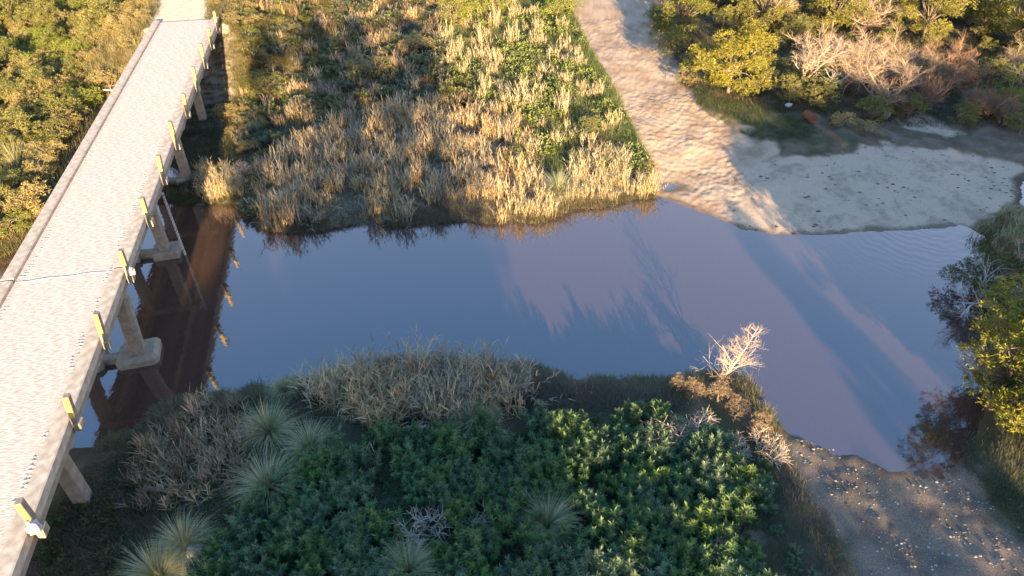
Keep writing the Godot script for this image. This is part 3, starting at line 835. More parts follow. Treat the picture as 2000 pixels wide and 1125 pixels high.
	var olive_mats := [plant_mat(lin(1.15, 0.85, 0.95), 0.3), plant_mat(lin(1.3, 0.95, 1.1), 0.3), plant_mat(lin(0.9, 0.75, 0.9), 0.3), plant_mat(lin(1.5, 1.0, 0.8), 0.3)]
	many("shade_herb", herbs, ["foliage", "stem"], inside(shade, 1.7, 0.9), Vector2(0.8, 1.6), Vector2(0.45, 0.9), olive_mats, "low green herb of the shaded far bank", "herb", "shaded far bank herbs", 300, [[Vector3(-18.04, 0, -48.38), "around the grey green bush"], [Vector3(-20.21, 0, -64.92), "around the round yellow green bush"], [Vector3(-9.65, 0, -52.24), "around the olive mounds"], [Vector3(-14.44, 0, -71.90), "at the top edge"], [Vector3(-15.90, 0, -37.69), "behind the bridge side reeds"]])
	rng.seed = 55
	many("shade_tuft", reeds_short, ["stems"], inside(shade, 1.7, 0.9), Vector2(0.8, 1.4), Vector2(0.6, 0.9), brown_mats + reed_mats, "brown withered tuft on the shaded part of the far bank", "reeds", "brown tufts of the shaded far bank")
	cover("reed_litter", grass, PackedVector2Array([Vector2(-14.43, -31.80), Vector2(-16.20, -38.40), Vector2(-12.78, -43.75), Vector2(-8.97, -47.04), Vector2(0.00, -45.77), Vector2(2.24, -37.76), Vector2(8.78, -34.75), Vector2(7.23, -34.47), Vector2(3.26, -33.64), Vector2(0.29, -32.46), Vector2(-6.33, -32.15), Vector2(-10.29, -31.80)]), 0.3, Vector2(0.9, 1.7), Color(0.18, 0.14, 0.09), Color(0.32, 0.26, 0.17), "fallen dry stalks under the far bank reeds", "grass")
	var slope := PackedVector2Array([Vector2(-32.34, -80.53), Vector2(-25.87, -80.53), Vector2(-19.04, -60.76), Vector2(-17.63, -52.55), Vector2(-17.63, -44.24), Vector2(-16.30, -36.45), Vector2(-17.07, -35.53), Vector2(-20.64, -45.91)])
	cover("slope_cover", grass, slope, 0.26, Vector2(0.8, 1.5), Color(0.13, 0.12, 0.035), Color(0.22, 0.16, 0.06), "golden brown ground cover on the slope beside the bridge's far end", "grass")
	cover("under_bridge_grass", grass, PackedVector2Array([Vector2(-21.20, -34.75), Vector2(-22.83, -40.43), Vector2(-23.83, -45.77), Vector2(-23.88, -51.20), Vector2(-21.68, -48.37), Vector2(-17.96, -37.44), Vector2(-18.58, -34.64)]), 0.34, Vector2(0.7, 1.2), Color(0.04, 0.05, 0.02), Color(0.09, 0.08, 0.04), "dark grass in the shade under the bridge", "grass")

	# leafy shrubs, four builds
	var olive := []
	for i in 4: olive.append(make_tree(500 + i, 1.9, 0.95, 13, 30, 9, 0.11, 0.03, Color(0.08, 0.09, 0.022), Color(0.23, 0.21, 0.06), 0.42, 0.2))
	var golden := []
	for i in 3: golden.append(make_tree(510 + i, 1.5, 0.9, 12, 30, 9, 0.09, 0.024, Color(0.18, 0.145, 0.045), Color(0.36, 0.28, 0.11), 0.40, 0.2))
	var yellow_green := []
	for i in 3: yellow_green.append(make_tree(520 + i, 1.7, 0.9, 12, 34, 9, 0.10, 0.02, Color(0.12, 0.15, 0.02), Color(0.22, 0.23, 0.04), 0.42, 0.15))
	var left_zone := PackedVector2Array([Vector2(-82.20, -82.88), Vector2(-41.68, -82.88), Vector2(-34.40, -66.81), Vector2(-30.66, -49.07), Vector2(-28.18, -38.16), Vector2(-26.38, -31.31), Vector2(-25.93, -29.02), Vector2(-28.85, -29.85), Vector2(-37.24, -32.33)])
	rng.seed = 61
	var shrubs := inside(left_zone, 1.6, 0.8)
	var la := []
	var lb := []
	var lc := []
	for p in shrubs:
		var w := noise_a.get_noise_2d(p.x * 1.5, p.z * 1.5 + 70.0) + rng.randf_range(-0.25, 0.25)
		if w < -0.16: la.append(p)
		elif w < 0.2: lb.append(p)
		else: lc.append(p)
	many("olive_shrub", olive, ["foliage", "stems"], la, Vector2(0.85, 1.5), Vector2(0.8, 1.2), [], "olive green shrub left of the bridge", "shrub", "olive shrubs left of the bridge", 300, [[Vector3(-30.68, 0, -37.69), "around the big pale tussock"], [Vector3(-45.89, 0, -67.12), "in the top left corner"], [Vector3(-35.68, 0, -62.84), "close to the bridge's far end"], [Vector3(-30.62, 0, -45.75), "along the middle of the left kerb"]])
	many("golden_shrub", golden, ["foliage", "stems"], lb, Vector2(0.85, 1.4), Vector2(0.7, 1.1), [], "straw brown shrub left of the bridge", "shrub", "straw brown shrubs left of the bridge", 300, [[Vector3(-30.68, 0, -37.69), "around the big pale tussock"], [Vector3(-45.89, 0, -67.12), "in the top left corner"], [Vector3(-35.68, 0, -62.84), "close to the bridge's far end"], [Vector3(-30.62, 0, -45.75), "along the middle of the left kerb"]])
	many("yellow_green_shrub", yellow_green, ["foliage", "stems"], lc, Vector2(0.8, 1.3), Vector2(0.7, 1.1), [], "yellow green shrub in the thicket left of the bridge", "shrub", "yellow green shrubs left of the bridge")
	cover("thicket_floor", grass, left_zone, 0.5, Vector2(1.2, 2.2), Color(0.10, 0.11, 0.04), Color(0.24, 0.19, 0.09), "dry grass between the shrubs left of the bridge", "grass")
	cover("left_shore_grass", grass, PackedVector2Array([Vector2(-29.76, -29.16), Vector2(-27.05, -29.16), Vector2(-26.22, -29.62), Vector2(-26.66, -34.19), Vector2(-27.86, -35.32), Vector2(-28.45, -33.64), Vector2(-32.95, -34.19)]), 0.22, Vector2(0.9, 1.5), Color(0.14, 0.14, 0.05), Color(0.26, 0.21, 0.09), "yellow green grass on the shore left of the bridge", "grass")
	plant("grass_tussock", [tussocks[1]], ["blades"], on_ground(Vector3(-30.68, 0, -37.69)), 0.4, Vector3.ONE * 1.7, "big pale sunlit tussock left of the bridge", "tussock")
	plant("grass_tussock", [tussocks[2]], ["blades"], on_ground(Vector3(2.75, 0, -35.28)), 0.9, Vector3.ONE * 1.2, "rounded green tussock beside the bright straw reeds", "tussock")
	var single := [
		[olive, Vector3(-18.04, 0, -48.38), 1.5, 0.8, "grey green bush beside a bare patch on the far bank"], [yellow_green, Vector3(-20.21, 0, -64.92), 1.3, 0.7, "round yellow green bush in the shade at the top of the far bank"],
		[golden, Vector3(-11.86, 0, -52.24), 1.4, 0.7, "olive brown mound bush in the middle of the far bank"], [golden, Vector3(-10.13, 0, -52.75), 1.5, 0.6, "second olive mound beside the middle mound of the far bank"], [golden, Vector3(-7.90, 0, -56.58), 1.8, 0.7, "largest olive mound left of the sunlit meadow"],
		[yellow_green, Vector3(-3.57, 0, -64.92), 2.2, 1.2, "bright yellow green bush at the top edge, left of the track"], [yellow_green, Vector3(-1.71, 0, -67.12), 2.0, 1.2, "bright yellow green bush touching its twin at the top edge"], [yellow_green, Vector3(4.11, 0, -66.38), 2.1, 1.0, "bright yellow green bush directly beside the track"],
		[olive, Vector3(-5.37, 0, -63.52), 1.5, 1.1, "straw coloured bush left of the bright yellow green bushes"], [olive, Vector3(0.32, 0, -38.70), 0.9, 0.8, "dark green bush among the far reeds"], [olive, Vector3(5.21, 0, -42.58), 0.9, 0.8, "dark leafy bush behind the bright straw reeds"], [golden, Vector3(8.58, 0, -38.40), 0.9, 0.6, "small brown bush where the track meets the ford"],
		[olive, Vector3(-11.39, 0, -34.31), 0.45, 0.7, "tiny green bush in a gap of the far reeds"]]
	k = 0
	for s in single:
		var set_: Array = s[0]
		plant("bank_bush", set_[k % set_.size()], ["foliage", "stems"], on_ground(s[1], 0.1), k * 1.1, Vector3(s[2], s[2] * s[3], s[2]), s[4], "bush")
		k += 1
	rng.seed = 63
	many("slope_shrub", golden, ["foliage", "stems"], inside(slope, 1.9), Vector2(0.7, 1.2), Vector2(0.4, 0.6), [], "low golden brown shrub on the slope beside the bridge's far end", "shrub", "golden shrubs of the bridge slope")

	# both flanks of the far approach
	rng.seed = 62
	var flank := []
	var flank_r := []
	for i in 260:
		var side := -1.0 if i % 2 else 1.0
		var l := Vector2(side * rng.randf_range(3.1, 10.0), rng.randf_range(-62.0, -22.0))
		var p := Vector3(-17.79 + l.x * 0.9786 + l.y * 0.2058, 0, -21.22 - l.x * 0.2058 + l.y * 0.9786)
		if ground(p.x, p.z) > 1.0 and (side < 0 or i % 3 == 0):
			if side < 0: flank.append(on_ground(p))
			else: flank_r.append(on_ground(p))
	var fk := []
	var fc := []
	for i in 5200:
		var side := -1.0 if rng.randf() < 0.65 else 1.0
		var l := Vector2(side * rng.randf_range(2.75, 11.0), rng.randf_range(-60.0, -23.0))
		var p := Vector3(-17.79 + l.x * 0.9786 + l.y * 0.2058, 0, -21.22 - l.x * 0.2058 + l.y * 0.9786)
		if ground(p.x, p.z) < 0.9: continue
		var s := rng.randf_range(0.7, 1.5)
		fk.append(Transform3D(Basis(Vector3.UP, rng.randf() * TAU).scaled(Vector3.ONE * s), on_ground(p)))
		fc.append(mix_col(Color(0.14, 0.13, 0.04), Color(0.30, 0.22, 0.10), rng.randf(), 0.2))
	scatter_copies("approach_grass", grass[1], fk, fc, "golden grass on the flanks of the bridge approach", "grass")
	many("flank_shrub", golden, ["foliage", "stems"], flank, Vector2(0.6, 1.2), Vector2(0.6, 1.0), [], "straw brown shrub on the left flank of the bridge approach", "shrub", "shrubs of the left approach flank")
	many("flank_shrub", yellow_green, ["foliage", "stems"], flank_r, Vector2(0.5, 0.9), Vector2(0.4, 0.8), [], "low yellow shrub on the right flank of the bridge approach", "shrub", "shrubs of the right approach flank")

	# ---- thicket beyond the ford
	rng.seed = 64
	many("thicket_shrub", olive, ["foliage", "stems"], inside(PackedVector2Array([Vector2(17.37, -82.88), Vector2(62.52, -82.88), Vector2(39.19, -45.53), Vector2(32.88, -45.96), Vector2(26.30, -45.96), Vector2(19.44, -50.01), Vector2(17.99, -62.54)]), 3.6), Vector2(0.7, 1.3), Vector2(0.8, 1.2), [], "olive shrub under the thicket trees", "shrub", "shrubs under the thicket trees", 300, [[Vector3(18.23, 0, -57.75), "behind the yellow tree"], [Vector3(27.77, 0, -57.75), "among the pale bare trees"], [Vector3(35.75, 0, -55.44), "behind the reddish twig shrubs"], [Vector3(46.34, 0, -62.84), "at the top right corner"]])
	var yt := make_tree(600, 5.6, 3.2, 34, 60, 10, 0.2, 0.045, Color(0.12, 0.12, 0.018), Color(0.30, 0.25, 0.04), 0.85, 0.2)
	var gt := [make_tree(601, 6.0, 2.8, 30, 56, 10, 0.2, 0.05, Color(0.07, 0.085, 0.018), Color(0.20, 0.19, 0.04), 0.85, 0.12), make_tree(602, 5.4, 3.0, 30, 56, 10, 0.18, 0.045, Color(0.10, 0.10, 0.02), Color(0.26, 0.225, 0.05), 0.8, 0.12)]
	plant("yellow_tree", yt, ["crown", "trunk"], on_ground(Vector3(16.06, 0, -48.83)), 0.3, Vector3(1.05, 1.0, 1.0), "broad bright yellow leaved tree beside the track", "tree")
	var trees := [
		[0, Vector3(14.55, 0, -60.28), 0.9, "dark green tree behind the yellow tree's left side"], [1, Vector3(22.03, 0, -62.24), 1.0, "green tree directly behind the yellow tree"], [1, Vector3(27.98, 0, -60.92), 1.0, "yellow green tree behind the large pale bare tree"],
		[0, Vector3(34.21, 0, -65.03), 1.15, "tall green tree at the top edge between two bare trees"], [1, Vector3(35.52, 0, -59.64), 1.1, "yellow green tree behind the reddish bare shrubs"], [0, Vector3(41.56, 0, -63.61), 1.2, "green tree at the top edge right of the reddish shrubs"],
		[1, Vector3(42.37, 0, -58.40), 1.1, "green tree in the top right corner"], [0, Vector3(42.85, 0, -52.77), 1.1, "dark green tree cut by the right picture edge"], [0, Vector3(20.06, 0, -69.59), 1.0, "dark tree at the top edge beyond the yellow tree"],
		[1, Vector3(28.61, 0, -71.22), 1.1, "green tree at the top edge above the pale bare trees"], [1, Vector3(35.04, 0, -74.68), 1.2, "tree reaching above the top edge beyond the bare trees"], [0, Vector3(43.54, 0, -74.68), 1.2, "tree reaching above the top edge right of the others"], [0, Vector3(49.05, 0, -71.22), 1.3, "tree beyond the top right corner"], [1, Vector3(26.53, 0, -78.43), 1.2, "far tree beyond the yellow tree"], [0, Vector3(19.18, 0, -80.42), 1.1, "far dark tree beside the track's end"]]
	for s in trees:
		rng.seed = hash(s[3])
		plant("thicket_tree", gt[s[0]], ["crown", "trunk"], on_ground(s[1]), rng.randf() * TAU, Vector3.ONE * s[2], s[3], "tree", "leafy trees of the thicket")
	var white_bare := [make_bare(610, 5.0, 5, 4, Vector3(0.15, 0, 0), Color(0.37, 0.28, 0.20), 1, 1.1), make_bare(611, 4.4, 5, 4, Vector3(0.4, 0, 0.1), Color(0.36, 0.27, 0.19), 2, 1.0), make_bare(612, 4.8, 5, 4, Vector3(-0.2, 0, 0.1), Color(0.33, 0.24, 0.16), 2)]
	var bt := [
		[0, Vector3(21.22, 0, -48.83), 1.35, "large pale bare tree right of the yellow tree"], [1, Vector3(25.00, 0, -50.25), 1.3, "spreading pale bare tree in the middle of the thicket"], [2, Vector3(26.40, 0, -47.92), 1.15, "tan bare tree above the fallen limb"],
		[1, Vector3(30.29, 0, -62.24), 1.2, "pale bare tree at the top edge of the thicket"], [2, Vector3(30.12, 0, -51.23), 1.0, "bare tree left of the reddish shrubs"], [0, Vector3(14.51, 0, -66.49), 0.8, "grey bare tree beside the far end of the track"], [2, Vector3(38.67, 0, -50.25), 0.8, "bare tree at the right picture edge of the thicket"], [0, Vector3(22.95, 0, -62.24), 1.0, "bare tree behind the yellow tree"]]
	for s in bt:
		rng.seed = hash(s[3])
		plant("bare_tree", white_bare[s[0]], ["branches", "trunk"], on_ground(s[1]), rng.randf() * 1.0, Vector3.ONE * s[2], s[3], "bare tree", "bare trees of the thicket")
	var red_bare := [make_bare(620, 3.0, 4, 4, Vector3.ZERO, Color(0.25, 0.15, 0.09), 5), make_bare(621, 2.8, 4, 4, Vector3(0.2, 0, 0), Color(0.23, 0.15, 0.10), 5)]
	var rb := [[Vector3(29.76, 0, -47.04), 1.0], [Vector3(31.90, 0, -48.38), 1.2], [Vector3(33.98, 0, -50.25), 1.2], [Vector3(32.66, 0, -46.17), 1.0], [Vector3(33.77, 0, -52.24), 1.2], [Vector3(27.89, 0, -46.17), 0.8], [Vector3(33.68, 0, -45.33), 0.9], [Vector3(34.09, 0, -44.11), 0.9]]
	k = 0
	for s in rb:
		plant("red_twig_shrub", red_bare[k % 2], ["branches", "stems"], on_ground(s[0]), k * 1.9, Vector3.ONE * s[1], "reddish bare twig shrub at the right side of the thicket", "shrub", "reddish bare shrubs of the thicket")
		k += 1
	var edge := [
		[olive, Vector3(20.18, 0, -47.26), 1.3, 0.9, "grey green bush under the large pale bare tree"], [olive, Vector3(21.76, 0, -46.39), 1.4, 0.9, "grey green bush behind the rusty drum"], [olive, Vector3(25.14, 0, -44.72), 1.2, 0.8, "bush above the waterhole at the thicket's foot"], [golden, Vector3(22.50, 0, -43.35), 1.0, 0.7, "straw brown bush right of the rusty drum"], [golden, Vector3(24.05, 0, -42.81), 1.1, 0.6, "straw brown bush above the sandbar"],
		[yellow_green, Vector3(35.71, 0, -47.04), 1.5, 1.1, "round leafy green bush at the right end of the thicket"], [olive, Vector3(31.40, 0, -44.32), 1.0, 0.9, "small green bush below the reddish shrubs"], [olive, Vector3(28.02, 0, -45.55), 1.2, 0.8, "dark bush at the left foot of the reddish shrubs"], [olive, Vector3(18.31, 0, -48.60), 1.4, 0.9, "dark olive bush at the yellow tree's right foot"], [golden, Vector3(13.64, 0, -50.98), 1.1, 0.8, "brown bush at the yellow tree's left foot"], [olive, Vector3(13.24, 0, -56.58), 1.4, 0.9, "dark bush beside the track behind the yellow tree"], [olive, Vector3(13.14, 0, -63.91), 1.3, 0.8, "dark bush farthest along the right edge of the track"], [olive, Vector3(34.59, 0, -42.96), 1.2, 0.9, "dark bush at the right picture edge above the sandbar"]]
	k = 0
	for s in edge:
		var set2: Array = s[0]
		plant("edge_bush", set2[k % set2.size()], ["foliage", "stems"], on_ground(s[1], 0.1), k * 1.3, Vector3(s[2], s[2] * s[3], s[2]), s[4], "bush")
		k += 1
	cover("ford_grass", grass, PackedVector2Array([Vector2(13.39, -52.73), Vector2(15.12, -47.92), Vector2(20.47, -45.76), Vector2(20.70, -42.21), Vector2(18.29, -41.11), Vector2(15.47, -43.35), Vector2(13.71, -46.61)]), 0.28, Vector2(0.4, 0.8), Color(0.05, 0.08, 0.025), Color(0.09, 0.10, 0.04), "short green grass in front of the thicket", "grass", -0.1)
	cover("thicket_litter", grass, PackedVector2Array([Vector2(16.28, -83.28), Vector2(63.98, -83.28), Vector2(39.06, -44.11), Vector2(31.96, -44.11), Vector2(24.86, -44.11), Vector2(18.35, -46.17), Vector2(13.28, -50.25)]), 0.55, Vector2(1.0, 2.0), Color(0.06, 0.06, 0.025), Color(0.15, 0.12, 0.06), "dry litter and grass under the thicket", "grass")
	var limb := make_bare(640, 3.2, 3, 3, Vector3(1.2, -0.2, 0.3), Color(0.36, 0.34, 0.31), 1, 1.1)
	plant("fallen_limb", limb, ["branches", "trunk"], on_ground(Vector3(22.02, 0, -47.02)) + Vector3(0, 1.0, 0), 0.4, Vector3.ONE, "grey fallen limb sagging out of the thicket above the drum", "limb")

	# ---- right bank trees over the water
	var rt := [make_tree(650, 4.6, 1.9, 24, 52, 10, 0.16, 0.036, Color(0.10, 0.11, 0.015), Color(0.25, 0.22, 0.035), 0.62, 0.25), make_tree(651, 3.2, 1.7, 20, 50, 10, 0.15, 0.03, Color(0.035, 0.055, 0.015), Color(0.08, 0.10, 0.03), 0.6, 0.15)]
	var rs := [
		[0, Vector3(19.90, 0, -19.04), 1.2, "yellow leaved tree on the right bank beside the dark reflection"], [0, Vector3(20.07, 0, -16.73), 1.1, "lowest yellow leaved tree cut by the right picture edge"], [0, Vector3(21.97, 0, -20.69), 1.2, "yellow leaved tree behind the others at the right picture edge"],
		[1, Vector3(23.39, 0, -26.59), 0.95, "dark green shrub tree bending over the water at the right bank"], [1, Vector3(24.18, 0, -24.91), 1.0, "dark green shrub tree behind the forked bare branch"], [1, Vector3(20.06, 0, -17.74), 0.8, "dark green shrub under the yellow right bank trees"]]
	for s in rs:
		rng.seed = hash(s[3])
		plant("bank_tree", rt[s[0]], ["crown", "trunk"], on_ground(s[1]), rng.randf() * TAU, Vector3.ONE * s[2], s[3], "tree", "trees of the right bank")
	var grey_bare := make_bare(660, 3.4, 4, 4, Vector3(-0.7, 0, -0.1), Color(0.44, 0.42, 0.39), 2)
	plant("bare_tree", grey_bare, ["branches", "trunk"], on_ground(Vector3(23.97, 0, -24.42)), 0.0, Vector3.ONE * 1.1, "grey bare tree reaching left over the water on the right bank", "bare tree")
	plant("bare_tree", white_bare[2], ["branches", "trunk"], on_ground(Vector3(25.58, 0, -26.34)), 1.0, Vector3.ONE * 0.7, "pale bare tree behind the dark shrub tree on the right bank", "bare tree")
	plant("bare_tree", white_bare[1], ["branches", "trunk"], on_ground(Vector3(20.22, 0, -19.55)), 2.0, Vector3.ONE * 0.7, "tan bare tree among the yellow right bank trees", "bare tree")
	cover("right_shore_reeds", [reeds_short[0][0], reeds_short[1][0]], PackedVector2Array([Vector2(24.89, -31.30), Vector2(26.71, -32.05), Vector2(31.67, -33.10), Vector2(30.09, -30.56), Vector2(25.70, -29.16)]), 0.5, Vector2(0.7, 1.0), Color(0.55, 0.75, 0.6), Color(0.8, 0.9, 0.8), "grey green reeds at the right end of the sandbar", "reeds")

	# ---- tall trees behind the viewer that shade the near bank and the water
	var high := [make_tree(700, 10.0, 2.3, 40, 44, 8, 0.34, 0.13, Color(0.05, 0.07, 0.02), Color(0.10, 0.12, 0.04), 1.0, 0.22), make_tree(701, 10.0, 2.3, 40, 44, 8, 0.34, 0.13, Color(0.05, 0.07, 0.02), Color(0.10, 0.12, 0.04), 1.0, 0.22)]
	var thin := make_tree(702, 10.0, 2.3, 34, 26, 5, 0.34, 0.12, Color(0.05, 0.07, 0.02), Color(0.10, 0.12, 0.04), 1.0, 0.22)
	var row := [[-5.3, 7.6, 0.28], [-4.9, 7.4, 0.36], [-4.5, 7.5, 0.34], [-2.3, 8.7, 0.7], [0.4, 8.9, 0.8], [3.2, 8.7, 0.8], [6.0, 8.9, 0.8], [8.9, 8.6, 0.75], [-2.6, 14.5, 0.85], [0.8, 15.0, 1.0], [4.6, 14.5, 1.0], [8.6, 14.8, 1.0], [2.7, 13.0, 0.9], [6.8, 13.2, 0.9], [12.6, 7.0, 0.7], [15.0, 6.9, 0.75], [17.4, 6.8, 0.7], [19.8, 6.4, 0.7], [22.3, 5.9, 0.6], [25.5, 9.0, 0.62], [30.6, 10.8, 0.85], [32.4, 10.9, 0.7], [34.5, 12.2, 1.0], [36.5, 11.8, 0.9], [40.5, 12.6, 0.9], [44.5, 13.0, 0.9], [48.5, 13.0, 0.9], [52.5, 13.0, 0.9], [38.5, 12.8, 1.0], [42.5, 13.4, 1.0], [46.5, 13.4, 1.0], [50.5, 13.6, 1.0], [54.5, 13.4, 1.0], [58.5, 13.2, 1.0]]
	k = 0
	for s in row:
		var zz: float = 20.0 + (1.5 if k % 2 else -1.5)
		var xx: float = s[0] + SUN_X / SUN_Z * (zz - 25.0)
		var top: float = (s[1] / 0.146 - 5.0) * 0.204
		plant("shade_tree", thin if s[1] > 12.9 and s[0] < 11.0 else high[k % 2], ["crown", "trunk"], on_ground(Vector3(xx, 0, zz)), k * 2.3, Vector3(s[2], (top - ground(xx, zz)) / 9.6, s[2]), "tall dense tree of the row behind the viewer", "tree", "trees behind the viewer that shade the creek")
		k += 1
	# ---- small things
	make_small_things(twigs)

func rough_ball(seed_: int, size: Vector3, rough: float, freq: float, mat: Material, flat_ := true) -> ArrayMesh:
	# a lump of stone or crumpled sheet: a pushed-about icosphere
	var s := SphereMesh.new()
	s.radius = 1.0; s.height = 2.0; s.radial_segments = 18; s.rings = 10
	var arr := s.surface_get_arrays(0)
	var vs: PackedVector3Array = arr[Mesh.ARRAY_VERTEX]
	var ids: PackedInt32Array = arr[Mesh.ARRAY_INDEX]
	var fn := FastNoiseLite.new()
	fn.seed = seed_; fn.frequency = freq
	var st := SurfaceTool.new()
	st.begin(Mesh.PRIMITIVE_TRIANGLES)
	st.set_smooth_group(-1 if flat_ else 0)
	for i in ids:
		var p := vs[i]
		var k := 1.0 + fn.get_noise_3d(p.x, p.y, p.z) * rough
		st.add_vertex(Vector3(p.x * size.x, p.y * size.y, p.z * size.z) * k)
	st.generate_normals()
	st.set_material(mat)
	return st.commit()

func plain_mat(c: Color, rough := 0.9) -> StandardMaterial3D:
	var m := StandardMaterial3D.new()
	m.albedo_color = c
	m.roughness = rough
	m.metallic_specular = 0.3
	m.uv1_triplanar = true
	m.uv1_scale = Vector3(2, 2, 2)
	m.albedo_texture = M.speckle
	return m

func make_small_things(twigs: Array) -> void:
	M.speckle = noise_tex(0.03, 0.55, 1.1, 256, FastNoiseLite.TYPE_SIMPLEX, 41, 5)
	var stone := plain_mat(lin(0.34, 0.32, 0.29))
	var white := plain_mat(lin(0.75, 0.74, 0.72), 0.5)
	var rust := plain_mat(lin(0.26, 0.10, 0.05), 0.8)
	var rust_dark := plain_mat(lin(0.07, 0.035, 0.02), 0.9)
	var o := part("stone", rough_ball(71, Vector3(0.30, 0.2, 0.24), 0.35, 0.9, stone), self)
	o.position = on_ground(Vector3(-10.59, 0, -12.14)) + Vector3(0, 0.12, 0)
	tag(o, "grey stone half hidden between dark tussocks near the bridge", "stone")
	# rusty drum on its side: ribbed barrel with one dark open end
	var d := thing("rusty_drum", on_ground(Vector3(20.49, 0, -44.10)) + Vector3(0, 0.29, 0), 0.25, "rusty orange drum lying in front of the thicket", "drum")
	var prof := [[0.0, 0.27], [0.03, 0.29], [0.28, 0.285], [0.30, 0.30], [0.33, 0.30], [0.35, 0.285], [0.58, 0.285], [0.60, 0.30], [0.63, 0.30], [0.65, 0.285], [0.88, 0.29], [0.9, 0.27]]
	var st := SurfaceTool.new()
	st.begin(Mesh.PRIMITIVE_TRIANGLES)
	st.set_smooth_group(-1)
	for i in prof.size() - 1:
		for j in 20:
			var a := TAU * j / 20.0
			var b := TAU * (j + 1) / 20.0
			var p0 := Vector3(cos(a) * prof[i][1], sin(a) * prof[i][1], 0.45 - prof[i][0])
			var p1 := Vector3(cos(b) * prof[i][1], sin(b) * prof[i][1], 0.45 - prof[i][0])
			var q0 := Vector3(cos(a) * prof[i + 1][1], sin(a) * prof[i + 1][1], 0.45 - prof[i + 1][0])
			var q1 := Vector3(cos(b) * prof[i + 1][1], sin(b) * prof[i + 1][1], 0.45 - prof[i + 1][0])
			for p in [p0, p1, q0, p1, q1, q0]: st.add_vertex(p)
	st.generate_normals()
	st.set_material(rust)
	part("shell", st.commit(), d)
	for s in [-1, 1]:
		var lid := CylinderMesh.new()
		lid.top_radius = 0.268; lid.bottom_radius = 0.268; lid.height = 0.02; lid.radial_segments = 20
		var l := part("lid", lid, d, rust_dark if s < 0 else rust, Vector3(0, 0, s * 0.43))
		l.rotation.x = PI / 2
	o = part("plastic_litter", rough_ball(72, Vector3(0.22, 0.16, 0.15), 0.9, 1.3, white), self)
	o.position = on_ground(Vector3(19.75, 0, -46.27)) + Vector3(0, 0.12, 0)
	tag(o, "white scrap of litter at the thicket's foot left of the drum", "litter")
	o = part("plastic_bag", rough_ball(73, Vector3(0.17, 0.24, 0.15), 0.7, 1.2, plain_mat(lin(0.55, 0.54, 0.51), 0.5), false), self)
	o.position = BRIDGE_AT + Basis(Vector3.UP, BRIDGE_TURN) * Vector3(2.52, 5.28, 11.72)
	tag(o, "crumpled white plastic bag tied around the nearest guard post", "bag")
	o = part("plastic_bag", rough_ball(74, Vector3(0.12, 0.16, 0.11), 0.95, 1.6, plain_mat(lin(0.5, 0.49, 0.47), 0.5)), self)
	o.position = BRIDGE_AT + Basis(Vector3.UP, BRIDGE_TURN) * Vector3(2.66, 5.25, 0.2)
	tag(o, "grey shreds of plastic caught on the guard post at the expansion joint", "bag")
	var blk := plain_mat(lin(0.33, 0.29, 0.24))
	o = part("driftwood_block", box_mesh(Vector3.ZERO, Vector3(0.9, 0.35, 0.35), 0.07, blk, Basis.IDENTITY, 0.03), self)
	o.position = on_ground(Vector3(26.30, 0, -45.02)) + Vector3(0, 0.15, 0)
	o.rotation = Vector3(0, 0.9, 0.1)
	tag(o, "pale block of driftwood at the head of the sandbar", "driftwood")
	plant("twig_bush", twigs[1], ["branches", "stems"], on_ground(Vector3(-17.66, 0, -36.04)), 0.4, Vector3.ONE * 1.5, "bare golden twig bush beside the bridge on the far shore", "bush")
	plant("twig_bush", twigs[2], ["branches", "stems"], on_ground(Vector3(-16.96, 0, -37.27)), 2.4, Vector3.ONE * 1.3, "bare twig bush behind the golden reeds by the bridge", "bush")
	# pebbles, bits of wood and dung: far too many to count
	var pebble := rough_ball(75, Vector3.ONE, 0.4, 1.1, M.plain)
	rng.seed = 81
	var list := []
	var tints := []
	for i in 9000:
		var p := Vector3(rng.randf_range(6.0, 22.0), 0, rng.randf_range(-21.0, -8.0))
		if look(f_gravel, p.x, p.z) > 0.5 + noise_a.get_noise_2d(p.x * 6.0, p.z * 6.0): continue
		if noise_a.get_noise_2d(p.x * 5.0 + 7.0, p.z * 5.0) < rng.randf_range(-0.5, 0.35): continue
		var s := 0.012 + 0.035 * pow(rng.randf(), 3.0)
		list.append(Transform3D(Basis(Vector3.UP, rng.randf() * TAU).scaled(Vector3(s * 1.3, s * 0.7, s)), on_ground(p)))
		tints.append(mix_col(Color(0.10, 0.085, 0.07), Color(0.34, 0.31, 0.27), pow(rng.randf(), 3.0), 0.2))
	scatter_copies("pebbles", pebble, list, tints, "grey and pale pebbles strewn over the near gravel bank", "pebbles")
	list = []; tints = []
	for i in 2600:
		var p := Vector3(rng.randf_range(8.0, 38.0), 0, rng.randf_range(-46.0, -29.0))
		var sd := look(f_sand, p.x, p.z)
		if sd > 0.4: continue
		if noise_a.get_noise_2d(p.x * 4.0 + 17.0, p.z * 4.0) < rng.randf_range(-0.3, 0.5) - 0.25 * smoothstep(-1.5, 0.0, sd): continue
		var s := 0.015 + 0.07 * pow(rng.randf(), 3.0)
		list.append(Transform3D(Basis(Vector3.UP, rng.randf() * TAU).scaled(Vector3(s * 1.6, s * 0.4, s)), on_ground(p)))
		tints.append(mix_col(Color(0.07, 0.055, 0.04), Color(0.2, 0.16, 0.12), rng.randf(), 0.2))
	scatter_copies("drift_crumbs", pebble, list, tints, "dark crumbs of drift and dung on the pale sandbar", "drift")

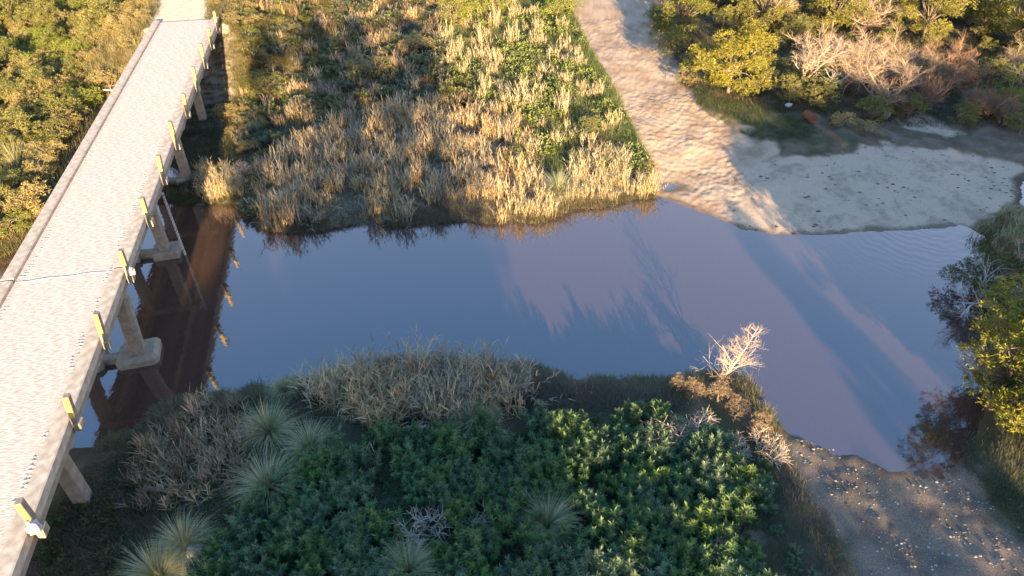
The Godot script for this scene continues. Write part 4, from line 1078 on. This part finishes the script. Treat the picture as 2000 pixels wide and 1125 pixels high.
func make_leader(seed_: int, h: float, lean: Vector3, col: Color) -> Array:
	# one slanting leader with many ascending side branches, longest low down
	rng.seed = seed_
	var tr := Builder.new()
	var cr := Builder.new()
	var pts := PackedVector3Array([Vector3(0, -0.3, 0)])
	var q := pts[0]
	var d := lean.normalized()
	for i in 10:
		d = (d + rand_dir(-1, 1) * 0.05 + Vector3(-0.02, 0.03, 0)).normalized()
		q += d * (h + 0.3) / 10.0
		pts.append(q)
	tr.tube(pts, 0.055, 0.008, 6, col)
	for i in 30:
		var t := lerpf(0.16, 0.96, i / 29.0)
		var at := pts[int(t * 10)].lerp(pts[mini(int(t * 10) + 1, 10)], t * 10 - int(t * 10))
		var nd := (d * 0.75 + rand_dir(-0.3, 0.35)).normalized()
		grow(cr, at, nd, h * lerpf(0.42, 0.1, t) * rng.randf_range(0.75, 1.2), lerpf(0.02, 0.008, t), 2, [], 0.09, 4, col, 0.06)
	return [cr.done(M.bark), tr.done(M.bark)]


# ---------------------------------------------------------------- everything
func _ready() -> void:
	var cam := Camera3D.new()
	cam.name = "camera"
	cam.fov = 45.54
	cam.near = 0.1
	cam.far = 900.0
	add_child(cam)
	cam.position = Vector3(0, 22, 0)
	cam.rotation_degrees = Vector3(-39.2, 0, 0)
	cam.current = true
	var env := Environment.new()
	env.background_mode = Environment.BG_SKY
	var sky := Sky.new()
	var sm := ProceduralSkyMaterial.new()
	sm.sky_top_color = lin(0.055, 0.19, 0.43)
	sm.sky_horizon_color = lin(0.74, 0.60, 0.46)
	sm.sky_curve = 0.26
	sm.ground_bottom_color = lin(0.10, 0.09, 0.07)
	sm.ground_horizon_color = lin(0.3, 0.3, 0.3)
	sm.sun_angle_max = 12.0
	sky.sky_material = sm
	env.sky = sky
	env.background_energy_multiplier = 0.68
	env.tonemap_mode = Environment.TONE_MAPPER_LINEAR
	env.tonemap_exposure = 5.8
	env.sdfgi_enabled = true
	env.ssao_enabled = true
	env.ssil_enabled = true
	var we := WorldEnvironment.new()
	we.name = "surroundings"
	we.environment = env
	add_child(we)
	var sun := DirectionalLight3D.new()
	sun.name = "sun"
	sun.light_color = lin(1.0, 0.74, 0.42)
	sun.light_energy = 1.6
	sun.light_angular_distance = 0.5
	sun.shadow_enabled = true
	add_child(sun)
	sun.look_at_from_position(Vector3(SUN_X * 100, TAN_SUN * 100, SUN_Z * 100), Vector3.ZERO)

	rng.seed = 7
	noise_a.seed = 3; noise_a.frequency = 0.08; noise_a.fractal_octaves = 3
	noise_b.seed = 8; noise_b.frequency = 0.7; noise_b.fractal_octaves = 3
	noise_c.seed = 12; noise_c.noise_type = FastNoiseLite.TYPE_CELLULAR; noise_c.frequency = 2.9
	noise_c.cellular_return_type = FastNoiseLite.RETURN_DISTANCE
	noise_c.fractal_type = FastNoiseLite.FRACTAL_NONE
	M.leaf = plant_mat(Color.WHITE, 0.3)
	M.blade = plant_mat(Color.WHITE, 0.2)
	M.reed = plant_mat(lin(0.42, 0.34, 0.23), 0.25)
	M.twig = plant_mat(Color.WHITE, 0.0)
	M.bark = plant_mat(Color.WHITE, 0.0, 0.85)
	M.plain = plant_mat(Color.WHITE, 0.0, 0.95)
	survey()
	make_ground()
	make_water()
	make_bridge()
	make_gauge()
	make_plants()
